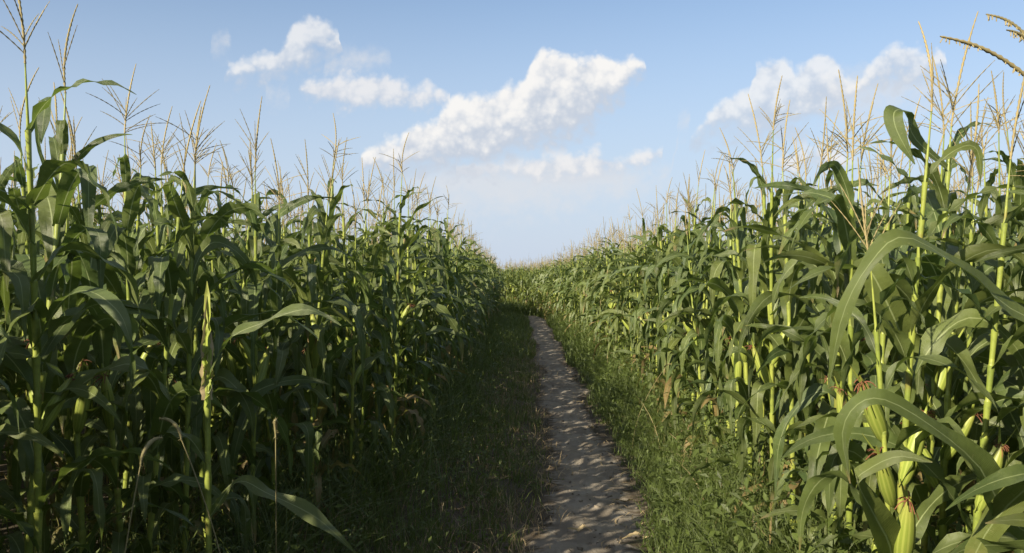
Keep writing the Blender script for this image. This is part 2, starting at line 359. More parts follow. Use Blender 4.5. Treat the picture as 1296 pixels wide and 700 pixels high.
VAR = []
def variant_spec(i):
    rg = np.random.default_rng(500 + i)
    return dict(seed=900 + i * 7, H=rg.uniform(1.68, 1.88), n=int(rg.integers(13, 17)), ears=[1, 1, 2, 0, 1, 2][i % 6],
                nb=int([7, 10, 4, 12, 8, 3][(i * 5) % 6]), spread=[.75, 1.0, .45, .9, .6, .35][(i * 5) % 6], TL=rg.uniform(.24, .38),
                old=[0, 2, 1, 0, 3, 1, 0][i % 7], up=[0, 1, 0, 0, 1][i % 5], gap=rg.uniform(.10, .26))
def build_plant(sp, lod, extra=None):
    """pieces of one maize plant standing at the origin: list of (part name, piece, children)"""
    rg = np.random.default_rng(sp['seed'])
    H = sp['H']; lean = rg.normal(0, .035, 2) * H; sway = rg.normal(0, .02, 2)
    def ax(z):
        z = np.asarray(z, float); t = z / H
        return np.stack([lean[0] * t ** 1.6 + sway[0] * np.sin(t * 3), lean[1] * t ** 1.6 + sway[1] * np.sin(t * 3 + 1), z], -1)
    top = H + sp['gap']; nn = sp['n']
    # nodes where leaves leave the stalk, closer together near the top
    zl = .22 + (H - .26) * (np.arange(nn) / (nn - 1)) ** .93
    if lod == 0:
        zs = []
        allz = np.concatenate([[0, .12], zl, [top]])
        for a, b in zip(allz[:-1], allz[1:]):
            for f in (0.0, .06, .12, .90): zs.append(a + (b - a) * f)
        zs.append(top); zs = np.array(zs); k = np.arange(len(zs)) % 4
        r = np.interp(zs, [0, .5, 1.3, H, top], [.0112, .0102, .0082, .0045, .0021]) * np.where(k == 0, 1.30, np.where(k == 1, 1.12, 1.0))
        sides = 8
        st = tube(ax(zs), r, sides, MI['stalk'], rg.uniform(.2, 1)); st.uv[..., 1] = st.uv[..., 1] * (len(zs) - 1) / 4.0
    else:
        m = 7 if lod == 1 else 3; zs = np.linspace(0 if lod == 1 else .2, top, m)
        r = np.interp(zs, [0, 1.3, H, top], [.013, .010, .0065, .0035]) * (1 if lod == 1 else 1.25)
        st = tube(ax(zs), r, 5 if lod == 1 else 3, MI['stalk'], rg.uniform(.2, 1)); st.uv[..., 1] *= 12.0
    parts = [('stalk', st, [])]
    az0 = rg.uniform(0, 6.28); leaves = []
    ns, k = {0: (20, 4), 1: (8, 2), 2: (4, 1)}[lod]
    for i in range(nn):
        if lod == 2 and (i < 3 or i % 3 == 1) and i < nn - 3: continue
        t = i / (nn - 1); z = zl[i]
        az = az0 + math.pi * i + rg.normal(0, .35)
        L = (.38 + .33 * math.sin(math.pi * min(1, .12 + .80 * t))) * rg.uniform(.75, 1.2) * (1 if t < .86 else .78)
        Wd = (.046 + .032 * math.sin(math.pi * (.15 + .75 * t))) * rg.uniform(.85, 1.12) * (1 if t < .9 else .72)
        th0 = R(rg.uniform(54, 76) + 8 * t + 6 * sp['up']); droop = R(rg.uniform(100, 150) - 22 * (t > .8) - 12 * sp['up'])
        kink = (rg.uniform(.25, .65), R(rg.uniform(35, 100))) if rg.random() < .68 else None
        tw = rg.normal(0, 1.1)
        v = rg.uniform(0, .82)
        if i < sp['old']: v = rg.uniform(.98, 1.25)
        b = ax(z); rs = np.interp(z, [0, H], [.010, .005])
        b = b + np.array([math.cos(az), math.sin(az), 0]) * rs * .4
        rg2 = np.random.default_rng(sp['seed'] * 31 + i)
        wmul = 1.0 if lod < 2 else 1.25
        leaves.append(corn_leaf(rg2, b, az, th0, L, Wd * wmul, droop, kink, ns, k, v, twist=tw))
        if lod == 0:                                         # the sheath the blade grows from, wrapped round the stalk below its collar
            zz = np.linspace(z - .11, z + .008, 5); rr = np.array([1.02, 1.10, 1.18, 1.28, 1.5]) * np.interp(z, [0, H], [.0118, .0062])
            sh = tube(ax(zz), rr, 8, MI['stalk'], rg2.uniform(.3, 1)); sh.uv[..., 1] = .35 + .1 * sh.uv[..., 1]
            leaves[-1] = join([leaves[-1], sh])
    for l in leaves: parts.append(('leaf', l, []))
    rt = np.random.default_rng(sp['seed'] + 5)
    tb = ax(top); up = unit(ax(top) - ax(top - .3))
    nb = sp['nb'] if lod < 2 else min(4, sp['nb'])
    parts.append(('tassel', join(tassel_pieces(rt, tb - up * .004, up, sp['TL'], nb, sp['spread'], lod)), []))
    for e in range(sp['ears'] if lod < 2 else 0):
        zi = zl[int(nn * .40) + e]; az = az0 + math.pi * (int(nn * .4) + e) + rt.normal(0, .3)
        tilt = rt.uniform(.25, .55); d = np.array([math.sin(tilt) * math.cos(az), math.sin(tilt) * math.sin(az), math.cos(tilt)])
        h, sk = ear_pieces(rt, ax(zi) + d * .004, d, rt.uniform(.19, .25), lod)
        parts.append(('ear', join(h), [('silk', join(sk))]))
    return parts
NVAR = 16
SPECS = [variant_spec(i) for i in range(NVAR)]
def merged(parts): return join([p for (_, p, ch) in parts] + [c for (_, p, ch) in parts for (_, c) in ch])
print('templates')
HI = [build_plant(s, 0) for s in SPECS]
MID = [build_plant(s, 1) for s in SPECS]
MIDM = [merged(p) for p in MID]
LOWM = [merged(build_plant(s, 2)) for s in SPECS]

# ------------------------------------------------------------------ layout of the field
def path_x(y):
    y = np.asarray(y, float); wig = (.045 * np.sin(y * 1.05 + .5) + .025 * np.sin(y * 2.3)) * np.clip((34 - y) / 8, 0, 1) * np.clip(.35 + y / 12, 0, 1)
    return wig + np.interp(y, [-10, 0, 4.8, 6.8, 9, 11.4, 17, 25, 33, 37, 41, 46, 60, 90], [.0, .05, .24, .30, .28, .22, .10, -.12, -.34, -.9, -2.6, -6.5, -26, -70])
def right_x(y): return np.interp(y, [-10, 0, 6, 10, 15, 20, 27, 33, 37, 41, 46, 60, 90], [1.15, 1.12, 1.22, 1.25, 1.12, .92, .52, .18, -.5, -1.9, -5.6, -25, -69])
def left_x(y): return np.interp(y, [-10, 0, 2, 3.2, 4.5, 6, 9, 15, 22, 30, 35, 39, 44, 60, 90], [-1.25, -1.40, -2.0, -1.80, -1.38, -1.24, -1.28, -1.44, -1.72, -1.85, -2.15, -4.5, -9.2, -31, -80])
def ground_z(x, y):
    x = np.asarray(x, float); y = np.asarray(y, float)
    bank = .05 * np.clip((np.abs(x - path_x(y)) - .33) / .5, 0, 1)
    roll = -.10 * np.clip((y - 26) / 16, 0, 1) + .35 * np.clip((y - 60) / 80, 0, 1)
    return bank + roll + .012 * np.sin(x * 7.1 + np.sin(y * 3.3) * 2) * np.sin(y * 5.3) + .008 * np.sin(x * 17 + y * 9)
def P(px, py, d):
    """world point seen at photo pixel (px, py) at depth d along the view"""
    f = np.array([-math.sin(YAW), math.cos(YAW), 0]); r = np.array([math.cos(YAW), math.sin(YAW), 0])
    return CAM + f * d + r * ((px - 648) / F_PX * d) + np.array([0, 0, (351 - py) / F_PX * d])
def project(x, y, z=1.5):
    d = -math.sin(YAW) * x + math.cos(YAW) * y; l = math.cos(YAW) * x + math.sin(YAW) * y
    return 648 + l / max(d, .01) * F_PX, d

HEROES = []       # (name key, base point) filled below; the rows keep clear of them
def base_of(px, d): p = P(px, 351, d); return (p[0], p[1])
hero_defs = [
    # px at eye level, depth, height scale, label, ears
    dict(px=1338, d=1.95, sc=.93, rot=2.2, var=4, ly=.17, label='maize plant at right edge, its rough tan tassel arms reaching into the top corner'),
    dict(px=1288, d=2.75, sc=.92, rot=.4, var=10, label='maize plant with a thick bright stalk rising just inside the right edge'),
    dict(px=1160, d=2.95, sc=1.0, rot=1.9, var=8, label='maize plant near the right edge with a folded top leaf hanging against the sky'),
    dict(px=1118, d=2.30, sc=.80, rot=5.2, var=2, label='low maize plant carrying two bright plump ears at the lower right'),
    dict(px=44, d=2.95, sc=1.10, rot=.3, var=0, label='tallest maize plant, its tassel touching the top of the photo near the left edge'),
    dict(px=57, d=3.15, sc=1.12, rot=2.6, var=7, label='tall maize plant right behind the tallest one, with a short leaf hanging below its tassel'),
    dict(px=263, d=3.05, sc=.64, rot=1.2, var=9, label='stunted maize plant with a pale furled yellowish top, lower left foreground'),
]
for h in hero_defs: HEROES.append(base_of(h['px'], h['d']))

rl = np.random.default_rng(77)
plants = []       # dict(x, y, z, rot, sc, lx, ly, var, side, row, d, px)
def add_rows(side):
    edge = left_x if side == 'left' else right_x; sg = -1 if side == 'left' else 1
    nrow = 46
    for r in range(nrow):
        off = r * .62 + (0 if r == 0 else .02)
        y = -7.0 if side == 'left' else -4.0
        while y < 46:
            step = .18 if r < 3 else .23
            if r > 7: step = .34
            y += step * rl.uniform(.7, 1.35)
            x = float(edge(y)) + sg * off + rl.normal(0, .055)
            yj = y + rl.normal(0, .03)
            sc = rl.normal(1.0, .045); rot = rl.uniform(0, 6.283); lx, ly = rl.normal(0, .035, 2); var = int(rl.integers(NVAR))
            u = rl.random()
            px, d = project(x, yj)
            if 0 < d < 4: sc = min(sc, 1.0) * (.94 if side == 'right' and d < 3.4 else 1)
            if d > 0:
                if not ((-900 if d < 12 else -300) < px < (2100 if d < 12 else 1600)) and d > 2: continue
                if d < 2 and abs(x) > 4.5: continue
            elif r > (5 if side == 'left' else 2): continue
            if d > 24 and r > 9 and u < .45: continue
            if d > 12 and r > 22: continue
            if min((x - a) ** 2 + (yj - b) ** 2 for a, b in HEROES) < .13 ** 2: continue
            if 0.2 < d < 2.55 and (px < 1430 if side == 'right' else px > -60): continue
            plants.append(dict(x=x, y=yj, z=float(ground_z(x, yj)) - .01, rot=rot, sc=sc, lx=lx, ly=ly, var=var, side=side, row=r, d=d, px=px))
add_rows('left'); add_rows('right')
# the part of the field beyond the bend, closing the view
yb = 38.0; r = 0
while yb < 135:
    stepx = .30 if r < 5 else (.5 if yb < 60 else .8)
    x = -34.0 - yb * .2
    while x < 34 + yb * .3:
        x += stepx * rl.uniform(.7, 1.3); yj = yb + rl.normal(0, .1)
        px, d = project(x, yj); sc = rl.normal(1.0, .035); rot = rl.uniform(0, 6.28); var = int(rl.integers(NVAR))
        if not (330 < px < 1000): continue
        if x < float(right_x(min(yj, 46))) + .4 and yj < 46: continue
        if yj < 46.5 and x > float(right_x(min(yj, 46))) + .4 + 6: continue
        plants.append(dict(x=x, y=yj, z=float(ground_z(x, yj)) - .01, rot=rot, sc=sc, lx=0., ly=0., var=var, side='far', row=r, d=d, px=px))
    yb += .7 if r < 6 else (1.2 if yb < 60 else 2.6); r += 1
for i, p in enumerate(plants): p['id'] = i
print('plants', len(plants))

SELECTED = [49,50,51,52,53,54,55,56,57,58,59,60,61,62,63,64,65,66,67,68,69,70,71,72,73,74,75,76,77,78,79,80,81,82,83,84,85,86,87,88,89,90,91,92,93,94,95,97,98,99,101,102,103,105,106,107,108,110,111,112,115,116,117,118,120,123,125,126,131,137,143,149,175,194,343,344,345,346,347,348,349,350,351,352,353,354,355,356,357,358,359,360,361,362,363,364,365,366,367,368,369,370,371,372,373,374,376,377,382,386,640,641,642,643,644,645,646,647,648,649,650,651,652,653,654,655,658,663,914,915,916,917,918,919,920,921,922,923,925,931,1141,1143,3158,3160,3161,3162,3163,3164,3165,3166,3167,3168,3169,3170,3171,3172,3173,3174,3175,3176,3177,3178,3179,3180,3181,3182,3183,3184,3185,3186,3187,3188,3189,3190,3191,3192,3193,3194,3195,3196,3197,3198,3199,3200,3201,3202,3203,3204,3205,3206,3207,3208,3209,3210,3212,3213,3214,3215,3216,3217,3218,3219,3220,3221,3222,3223,3225,3226,3227,3228,3229,3230,3231,3233,3234,3235,3236,3237,3239,3241,3242,3243,3244,3245,3246,3248,3252,3255,3257,3259,3260,3261,3263,3264,3265,3266,3274,3275,3277,3285,3291,3295,3296,3298,3299,3303,3307,3310,3312,3319,3435,3436,3437,3438,3439,3440,3441,3442,3443,3444,3445,3446,3447,3448,3449,3450,3452,3453,3454,3455,3456,3458,3460,3462,3469,3716,3717,3718,3719,3720,3721,3722,3725,3726,3728,3729,3730,3965,3968,4360]  #@SEL
LABELS = {49: 'one-eared maize plant with narrow tassel, first from camera in front row left of path',
          50: 'two-eared maize plant with loose tassel, second from camera in front row left of path',
          51: 'one-eared maize plant with narrow tassel, third from camera in front row left of path',
          52: 'one-eared maize plant with narrow tassel, fourth from camera in front row left of path',
          53: 'one-eared maize plant with narrow tassel, fifth from camera in front row left of path',
          54: 'one-eared maize plant with narrow tassel, sixth from camera in front row left of path',
          55: 'earless maize plant with spreading tassel, seventh from camera in front row left of path',
          56: 'tall one-eared maize plant with loose tassel, eighth from camera in front row left of path',
          57: 'short one-eared maize plant with narrow tassel, ninth from camera in front row left of path',
          58: 'tall two-eared maize plant with loose tassel, tenth from camera in front row left of path',
          59: 'short earless maize plant with spreading tassel, eleventh from camera in front row left of path',
          60: 'two-eared maize plant with loose tassel, twelfth from camera in front row left of path',
          61: 'two-eared maize plant with loose tassel, thirteenth from camera in front row left of path',
          62: 'two-eared maize plant with spreading tassel, fourteenth from camera in front row left of path',
          63: 'one-eared maize plant with narrow tassel, fifteenth from camera in front row left of path',
          64: 'short one-eared maize plant with loose tassel, sixteenth from camera in front row left of path',
          65: 'one-eared maize plant with loose tassel, seventeenth from camera in front row left of path',
          66: 'earless maize plant with spreading tassel, eighteenth from camera in front row left of path',
          67: 'tall one-eared maize plant with loose tassel, nineteenth from camera in front row left of path',
          68: 'tall two-eared maize plant with spreading tassel, twentieth from camera in front row left of path',
          69: 'nearest two-eared maize plant, front row left of path, 37 percent across the photo',
          70: 'farthest tall one-eared maize plant, front row left of path, 37 percent across the photo',
          71: 'nearest one-eared maize plant, front row left of path, 38 percent across the photo',
          72: 'middle short one-eared maize plant, front row left of path, 38 percent across the photo',
          73: 'farthest earless maize plant, front row left of path, 38 percent across the photo',
          74: 'nearest tall two-eared maize plant, front row left of path, 39 percent across the photo',
          75: 'farthest two-eared maize plant, front row left of path, 39 percent across the photo',
          76: 'nearest two-eared maize plant, front row left of path, 40 percent across the photo',
          77: 'nearest earless maize plant, front row left of path, 41 percent across the photo',
          78: 'middle short one-eared maize plant, front row left of path, 40 percent across the photo',
          79: 'middle tall one-eared maize plant, front row left of path, 41 percent across the photo',
          80: 'middle tall one-eared maize plant, front row left of path, 41 percent across the photo',
          81: 'middle one-eared maize plant, front row left of path, 40 percent across the photo',
          82: 'middle short two-eared maize plant, front row left of path, 41 percent across the photo',
          83: 'middle one-eared maize plant, front row left of path, 40 percent across the photo',
          84: 'farthest short earless maize plant, front row left of path, 40 percent across the photo',
          85: 'middle tall one-eared maize plant, front row left of path, 41 percent across the photo',
          86: 'nearest one-eared maize plant, front row left of path, 42 percent across the photo',
          87: 'farthest tall one-eared maize plant, front row left of path, 41 percent across the photo',
          88: 'middle one-eared maize plant, front row left of path, 42 percent across the photo',
          89: 'nearest tall two-eared maize plant, front row left of path, 43 percent across the photo',
          90: 'middle tall earless maize plant, front row left of path, 42 percent across the photo',
          91: 'farthest two-eared maize plant, front row left of path, 42 percent across the photo',
          92: 'middle tall one-eared maize plant, front row left of path, 43 percent across the photo',
          93: 'middle one-eared maize plant, front row left of path, 43 percent across the photo',
          94: 'middle one-eared maize plant, front row left of path, 43 percent across the photo',
          95: 'middle two-eared maize plant, front row left of path, 43 percent across the photo',
          97: 'middle one-eared maize plant, front row left of path, 43 percent across the photo',
          98: 'farthest two-eared maize plant, front row left of path, 43 percent across the photo',
          99: 'nearest one-eared maize plant, front row left of path, 44 percent across the photo',
          101: 'middle one-eared maize plant, front row left of path, 44 percent across the photo',
          102: 'middle tall one-eared maize plant, front row left of path, 44 percent across the photo',
          103: 'middle two-eared maize plant, front row left of path, 44 percent across the photo',
          105: 'middle tall one-eared maize plant, front row left of path, 44 percent across the photo',
          106: 'middle short earless maize plant, front row left of path, 44 percent across the photo',
          107: 'middle one-eared maize plant, front row left of path, 44 percent across the photo',
          108: 'farthest tall two-eared maize plant, front row left of path, 44 percent across the photo',
          110: 'nearest one-eared maize plant, front row left of path, 45 percent across the photo',
          111: 'middle one-eared maize plant, front row left of path, 45 percent across the photo',
          112: 'middle one-eared maize plant, front row left of path, 45 percent across the photo',
          115: 'middle short one-eared maize plant, front row left of path, 45 percent across the photo',
          116: 'middle tall earless maize plant, front row left of path, 45 percent across the photo',
          117: 'middle two-eared maize plant, front row left of path, 45 percent across the photo',
          118: 'middle two-eared maize plant, front row left of path, 45 percent across the photo',
          120: 'middle two-eared maize plant, front row left of path, 45 percent across the photo',
          123: 'nearest two-eared maize plant, front row left of path, 46 percent across the photo',
          125: 'farthest tall one-eared maize plant, front row left of path, 45 percent across the photo',
          126: 'middle one-eared maize plant, front row left of path, 46 percent across the photo',
          131: 'middle two-eared maize plant, front row left of path, 46 percent across the photo',
          137: 'middle one-eared maize plant, front row left of path, 46 percent across the photo',
          143: 'farthest earless maize plant, front row left of path, 46 percent across the photo',
          149: 'nearest tall one-eared maize plant, front row left of path, 47 percent across the photo',
          175: 'farthest earless maize plant, front row left of path, 47 percent across the photo',
          194: 'tall two-eared maize plant, front row left of path, 48 percent across the photo',
          343: "two-eared maize plant, second row left of path, just past the photo's left edge",
          344: "two-eared maize plant, second row left of path, just past the photo's left edge",
          345: "one-eared maize plant, second row left of path, just past the photo's left edge",
          346: 'one-eared maize plant, second row left of path, 5 percent across the photo',
          347: 'one-eared maize plant, second row left of path, 7 percent across the photo',
          348: 'tall earless maize plant, second row left of path, 11 percent across the photo',
          349: 'short two-eared maize plant, second row left of path, 12 percent across the photo',
          350: 'two-eared maize plant, second row left of path, 16 percent across the photo',
          351: 'nearest short two-eared maize plant, second row left of path, 17 percent across the photo',
          352: 'farthest tall earless maize plant, second row left of path, 17 percent across the photo',
          353: 'two-eared maize plant, second row left of path, 22 percent across the photo',
          354: 'one-eared maize plant, second row left of path, 20 percent across the photo',
          355: 'one-eared maize plant, second row left of path, 21 percent across the photo',
          356: 'two-eared maize plant, second row left of path, 25 percent across the photo',
          357: 'one-eared maize plant, second row left of path, 26 percent across the photo',
          358: 'nearest two-eared maize plant, second row left of path, 27 percent across the photo',
          359: 'farthest short one-eared maize plant, second row left of path, 27 percent across the photo',
          360: 'nearest one-eared maize plant, second row left of path, 28 percent across the photo',
          361: 'middle one-eared maize plant, second row left of path, 28 percent across the photo',
          362: 'earless maize plant, second row left of path, 29 percent across the photo',
          363: 'farthest earless maize plant, second row left of path, 28 percent across the photo',
          364: 'one-eared maize plant, second row left of path, 30 percent across the photo',
          365: 'nearest short one-eared maize plant, second row left of path, 31 percent across the photo',
          366: 'middle earless maize plant, second row left of path, 31 percent across the photo',
          367: 'farthest one-eared maize plant, second row left of path, 31 percent across the photo',
          368: 'nearest short one-eared maize plant, second row left of path, 33 percent across the photo',
          369: 'nearest short one-eared maize plant, second row left of path, 34 percent across the photo',
          370: 'farthest earless maize plant, second row left of path, 33 percent across the photo',
          371: 'middle tall one-eared maize plant, second row left of path, 34 percent across the photo',
          372: 'middle one-eared maize plant, second row left of path, 34 percent across the photo',
          373: 'nearest short one-eared maize plant, second row left of path, 35 percent across the photo',
          374: 'farthest two-eared maize plant, second row left of path, 35 percent across the photo',
          376: 'farthest tall earless maize plant, second row left of path, 34 percent across the photo',
          377: 'tall one-eared maize plant, second row left of path, 36 percent across the photo',
          382: 'earless maize plant, second row left of path, 37 percent across the photo',
          386: 'tall earless maize plant, second row left of path, 38 percent across the photo',
          640: "nearest short one-eared maize plant, deeper rows left of path, just past the photo's left edge",
          641: 'nearest short one-eared maize plant, deeper rows left of path, 3 percent across the photo',
          642: 'nearest one-eared maize plant, deeper rows left of path, 6 percent across the photo',
          643: 'one-eared maize plant, deeper rows left of path, 7 percent across the photo',
          644: 'short one-eared maize plant, deeper rows left of path, 10 percent across the photo',
          645: 'nearest two-eared maize plant, deeper rows left of path, 11 percent across the photo',
          646: 'earless maize plant, deeper rows left of path, 13 percent across the photo',
          647: 'nearest two-eared maize plant, deeper rows left of path, 14 percent across the photo',
          648: 'nearest tall one-eared maize plant, deeper rows left of path, 16 percent across the photo',
          649: 'nearest short one-eared maize plant, deeper rows left of path, 18 percent across the photo',
          650: 'farthest one-eared maize plant, deeper rows left of path, 18 percent across the photo',
          651: 'two-eared maize plant, deeper rows left of path, 19 percent across the photo',
          652: 'one-eared maize plant, deeper rows left of path, 20 percent across the photo',
          653: 'nearest short one-eared maize plant, deeper rows left of path, 22 percent across the photo',
          654: 'one-eared maize plant, deeper rows left of path, 23 percent across the photo',
          655: 'tall earless maize plant, deeper rows left of path, 24 percent across the photo',
          658: 'short two-eared maize plant, deeper rows left of path, 26 percent across the photo',
          663: 'one-eared maize plant, deeper rows left of path, 28 percent across the photo',
          914: "one-eared maize plant, deeper rows left of path, just past the photo's left edge",
          915: "farthest short two-eared maize plant, deeper rows left of path, just past the photo's left edge",
          916: 'nearest one-eared maize plant, deeper rows left of path, 1 percent across the photo',
          917: 'farthest one-eared maize plant, deeper rows left of path, 3 percent across the photo',
          918: 'two-eared maize plant, deeper rows left of path, 4 percent across the photo',
          919: 'farthest one-eared maize plant, deeper rows left of path, 6 percent across the photo',
          920: 'nearest tall one-eared maize plant, deeper rows left of path, 9 percent across the photo',
          921: 'farthest earless maize plant, deeper rows left of path, 9 percent across the photo',
          922: 'farthest tall earless maize plant, deeper rows left of path, 11 percent across the photo',
          923: 'farthest tall earless maize plant, deeper rows left of path, 14 percent across the photo',
          925: 'farthest one-eared maize plant, deeper rows left of path, 16 percent across the photo',
          931: 'farthest two-eared maize plant, deeper rows left of path, 22 percent across the photo',
          1141: "one-eared maize plant, deeper rows left of path, just past the photo's left edge",
          1143: 'farthest two-eared maize plant, deeper rows left of path, 1 percent across the photo',
          3158: 'short two-eared maize plant with spreading tassel, first from camera in front row right of path',
          3160: 'short two-eared maize plant with spreading tassel, second from camera in front row right of path',
          3161: 'short one-eared maize plant with narrow tassel, third from camera in front row right of path',
          3162: 'short one-eared maize plant with narrow tassel, fourth from camera in front row right of path',
          3163: 'short two-eared maize plant with loose tassel, fifth from camera in front row right of path',
          3164: 'short two-eared maize plant with loose tassel, sixth from camera in front row right of path',
          3165: 'one-eared maize plant with loose tassel, seventh from camera in front row right of path',
          3166: 'earless maize plant with spreading tassel, eighth from camera in front row right of path',
          3167: 'earless maize plant with spreading tassel, ninth from camera in front row right of path',
          3168: 'one-eared maize plant with loose tassel, tenth from camera in front row right of path',
          3169: 'earless maize plant with spreading tassel, eleventh from camera in front row right of path',
          3170: 'short earless maize plant with spreading tassel, twelfth from camera in front row right of path',
          3171: 'two-eared maize plant with spreading tassel, thirteenth from camera in front row right of path',
          3172: 'two-eared maize plant with loose tassel, fourteenth from camera in front row right of path',
          3173: 'one-eared maize plant with narrow tassel, fifteenth from camera in front row right of path',
          3174: 'two-eared maize plant with spreading tassel, sixteenth from camera in front row right of path',
          3175: 'short one-eared maize plant with narrow tassel, seventeenth from camera in front row right of path',
          3176: 'short two-eared maize plant with loose tassel, eighteenth from camera in front row right of path',
          3177: 'one-eared maize plant with narrow tassel, nineteenth from camera in front row right of path',
          3178: 'tall one-eared maize plant with loose tassel, twentieth from camera in front row right of path',
          3179: 'one-eared maize plant, front row right of path, 72 percent across the photo',
          3180: 'short one-eared maize plant, front row right of path, 70 percent across the photo',
          3181: 'nearest one-eared maize plant, front row right of path, 69 percent across the photo',
          3182: 'middle one-eared maize plant, front row right of path, 69 percent across the photo',
          3183: 'farthest short one-eared maize plant, front row right of path, 69 percent across the photo',
          3184: 'nearest tall one-eared maize plant, front row right of path, 68 percent across the photo',
          3185: 'middle two-eared maize plant, front row right of path, 68 percent across the photo',
          3186: 'middle two-eared maize plant, front row right of path, 68 percent across the photo',
          3187: 'farthest tall one-eared maize plant, front row right of path, 68 percent across the photo',
          3188: 'nearest earless maize plant, front row right of path, 67 percent across the photo',
          3189: 'farthest earless maize plant, front row right of path, 67 percent across the photo',
          3190: 'nearest tall one-eared maize plant, front row right of path, 66 percent across the photo',
          3191: 'middle two-eared maize plant, front row right of path, 66 percent across the photo',
          3192: 'middle one-eared maize plant, front row right of path, 66 percent across the photo',
          3193: 'middle two-eared maize plant, front row right of path, 66 percent across the photo',
          3194: 'nearest tall one-eared maize plant, front row right of path, 65 percent across the photo',
          3195: 'middle one-eared maize plant, front row right of path, 65 percent across the photo',
          3196: 'middle short two-eared maize plant, front row right of path, 65 percent across the photo',
          3197: 'farthest one-eared maize plant, front row right of path, 66 percent across the photo',
          3198: 'farthest two-eared maize plant, front row right of path, 65 percent across the photo',
          3199: 'nearest two-eared maize plant, front row right of path, 64 percent across the photo',
          3200: 'middle two-eared maize plant, front row right of path, 64 percent across the photo',
          3201: 'middle one-eared maize plant, front row right of path, 64 percent across the photo',
          3202: 'middle tall two-eared maize plant, front row right of path, 64 percent across the photo',
          3203: 'middle two-eared maize plant, front row right of path, 64 percent across the photo',
          3204: 'farthest one-eared maize plant, front row right of path, 64 percent across the photo',
          3205: 'nearest earless maize plant, front row right of path, 63 percent across the photo',
          3206: 'nearest one-eared maize plant, front row right of path, 62 percent across the photo',
          3207: 'middle tall one-eared maize plant, front row right of path, 63 percent across the photo',
          3208: 'middle short two-eared maize plant, front row right of path, 62 percent across the photo',
          3209: 'farthest short one-eared maize plant, front row right of path, 63 percent across the photo',
          3210: 'nearest short one-eared maize plant, front row right of path, 61 percent across the photo',
          3212: 'middle earless maize plant, front row right of path, 62 percent across the photo',
          3213: 'middle two-eared maize plant, front row right of path, 62 percent across the photo',
          3214: 'farthest short earless maize plant, front row right of path, 62 percent across the photo',
          3215: 'middle two-eared maize plant, front row right of path, 61 percent across the photo',
          3216: 'middle earless maize plant, front row right of path, 61 percent across the photo',
          3217: 'middle tall two-eared maize plant, front row right of path, 61 percent across the photo',
          3218: 'middle tall one-eared maize plant, front row right of path, 61 percent across the photo',
          3219: 'nearest short earless maize plant, front row right of path, 60 percent across the photo',
          3220: 'middle two-eared maize plant, front row right of path, 61 percent across the photo',
          3221: 'middle tall earless maize plant, front row right of path, 61 percent across the photo',
          3222: 'farthest two-eared maize plant, front row right of path, 61 percent across the photo',
          3223: 'middle tall one-eared maize plant, front row right of path, 60 percent across the photo',
          3225: 'middle tall two-eared maize plant, front row right of path, 60 percent across the photo',
          3226: 'middle two-eared maize plant, front row right of path, 60 percent across the photo',
          3227: 'middle tall two-eared maize plant, front row right of path, 60 percent across the photo',
          3228: 'middle one-eared maize plant, front row right of path, 60 percent across the photo',
          3229: 'nearest one-eared maize plant, front row right of path, 59 percent across the photo',
          3230: 'farthest one-eared maize plant, front row right of path, 60 percent across the photo',
          3231: 'middle tall one-eared maize plant, front row right of path, 59 percent across the photo',
          3233: 'middle one-eared maize plant, front row right of path, 59 percent across the photo',
          3234: 'middle earless maize plant, front row right of path, 59 percent across the photo',
          3235: 'middle short one-eared maize plant, front row right of path, 59 percent across the photo',
          3236: 'middle tall one-eared maize plant, front row right of path, 59 percent across the photo',
          3237: 'middle two-eared maize plant, front row right of path, 59 percent across the photo',
          3239: 'farthest one-eared maize plant, front row right of path, 59 percent across the photo',
          3241: 'nearest earless maize plant, front row right of path, 58 percent across the photo',
          3242: 'middle short two-eared maize plant, front row right of path, 58 percent across the photo',
          3243: 'middle tall two-eared maize plant, front row right of path, 58 percent across the photo',
          3244: 'middle short one-eared maize plant, front row right of path, 58 percent across the photo',
          3245: 'middle tall one-eared maize plant, front row right of path, 58 percent across the photo',
          3246: 'middle earless maize plant, front row right of path, 58 percent across the photo',
          3248: 'farthest two-eared maize plant, front row right of path, 58 percent across the photo',
          3252: 'nearest one-eared maize plant, front row right of path, 57 percent across the photo',
          3255: 'middle two-eared maize plant, front row right of path, 57 percent across the photo',
          3257: 'middle two-eared maize plant, front row right of path, 57 percent across the photo',
          3259: 'middle two-eared maize plant, front row right of path, 57 percent across the photo',
          3260: 'middle tall one-eared maize plant, front row right of path, 57 percent across the photo',
          3261: 'middle short two-eared maize plant, front row right of path, 57 percent across the photo',
          3263: 'middle one-eared maize plant, front row right of path, 57 percent across the photo',
          3264: 'middle earless maize plant, front row right of path, 57 percent across the photo',
          3265: 'nearest tall one-eared maize plant, front row right of path, 56 percent across the photo',
          3266: 'farthest two-eared maize plant, front row right of path, 57 percent across the photo',
          3274: 'middle short one-eared maize plant, front row right of path, 56 percent across the photo',
          3275: 'middle earless maize plant, front row right of path, 56 percent across the photo',
          3277: 'farthest earless maize plant, front row right of path, 56 percent across the photo',
          3285: 'nearest tall one-eared maize plant, front row right of path, 55 percent across the photo',
          3291: 'middle short two-eared maize plant, front row right of path, 55 percent across the photo',
          3295: 'middle two-eared maize plant, front row right of path, 55 percent across the photo',
          3296: 'middle tall two-eared maize plant, front row right of path, 55 percent across the photo',
          3298: 'farthest tall earless maize plant, front row right of path, 55 percent across the photo',
          3299: 'nearest one-eared maize plant, front row right of path, 54 percent across the photo',
          3303: 'middle one-eared maize plant, front row right of path, 54 percent across the photo',
          3307: 'middle one-eared maize plant, front row right of path, 54 percent across the photo',
          3310: 'middle short earless maize plant, front row right of path, 54 percent across the photo',
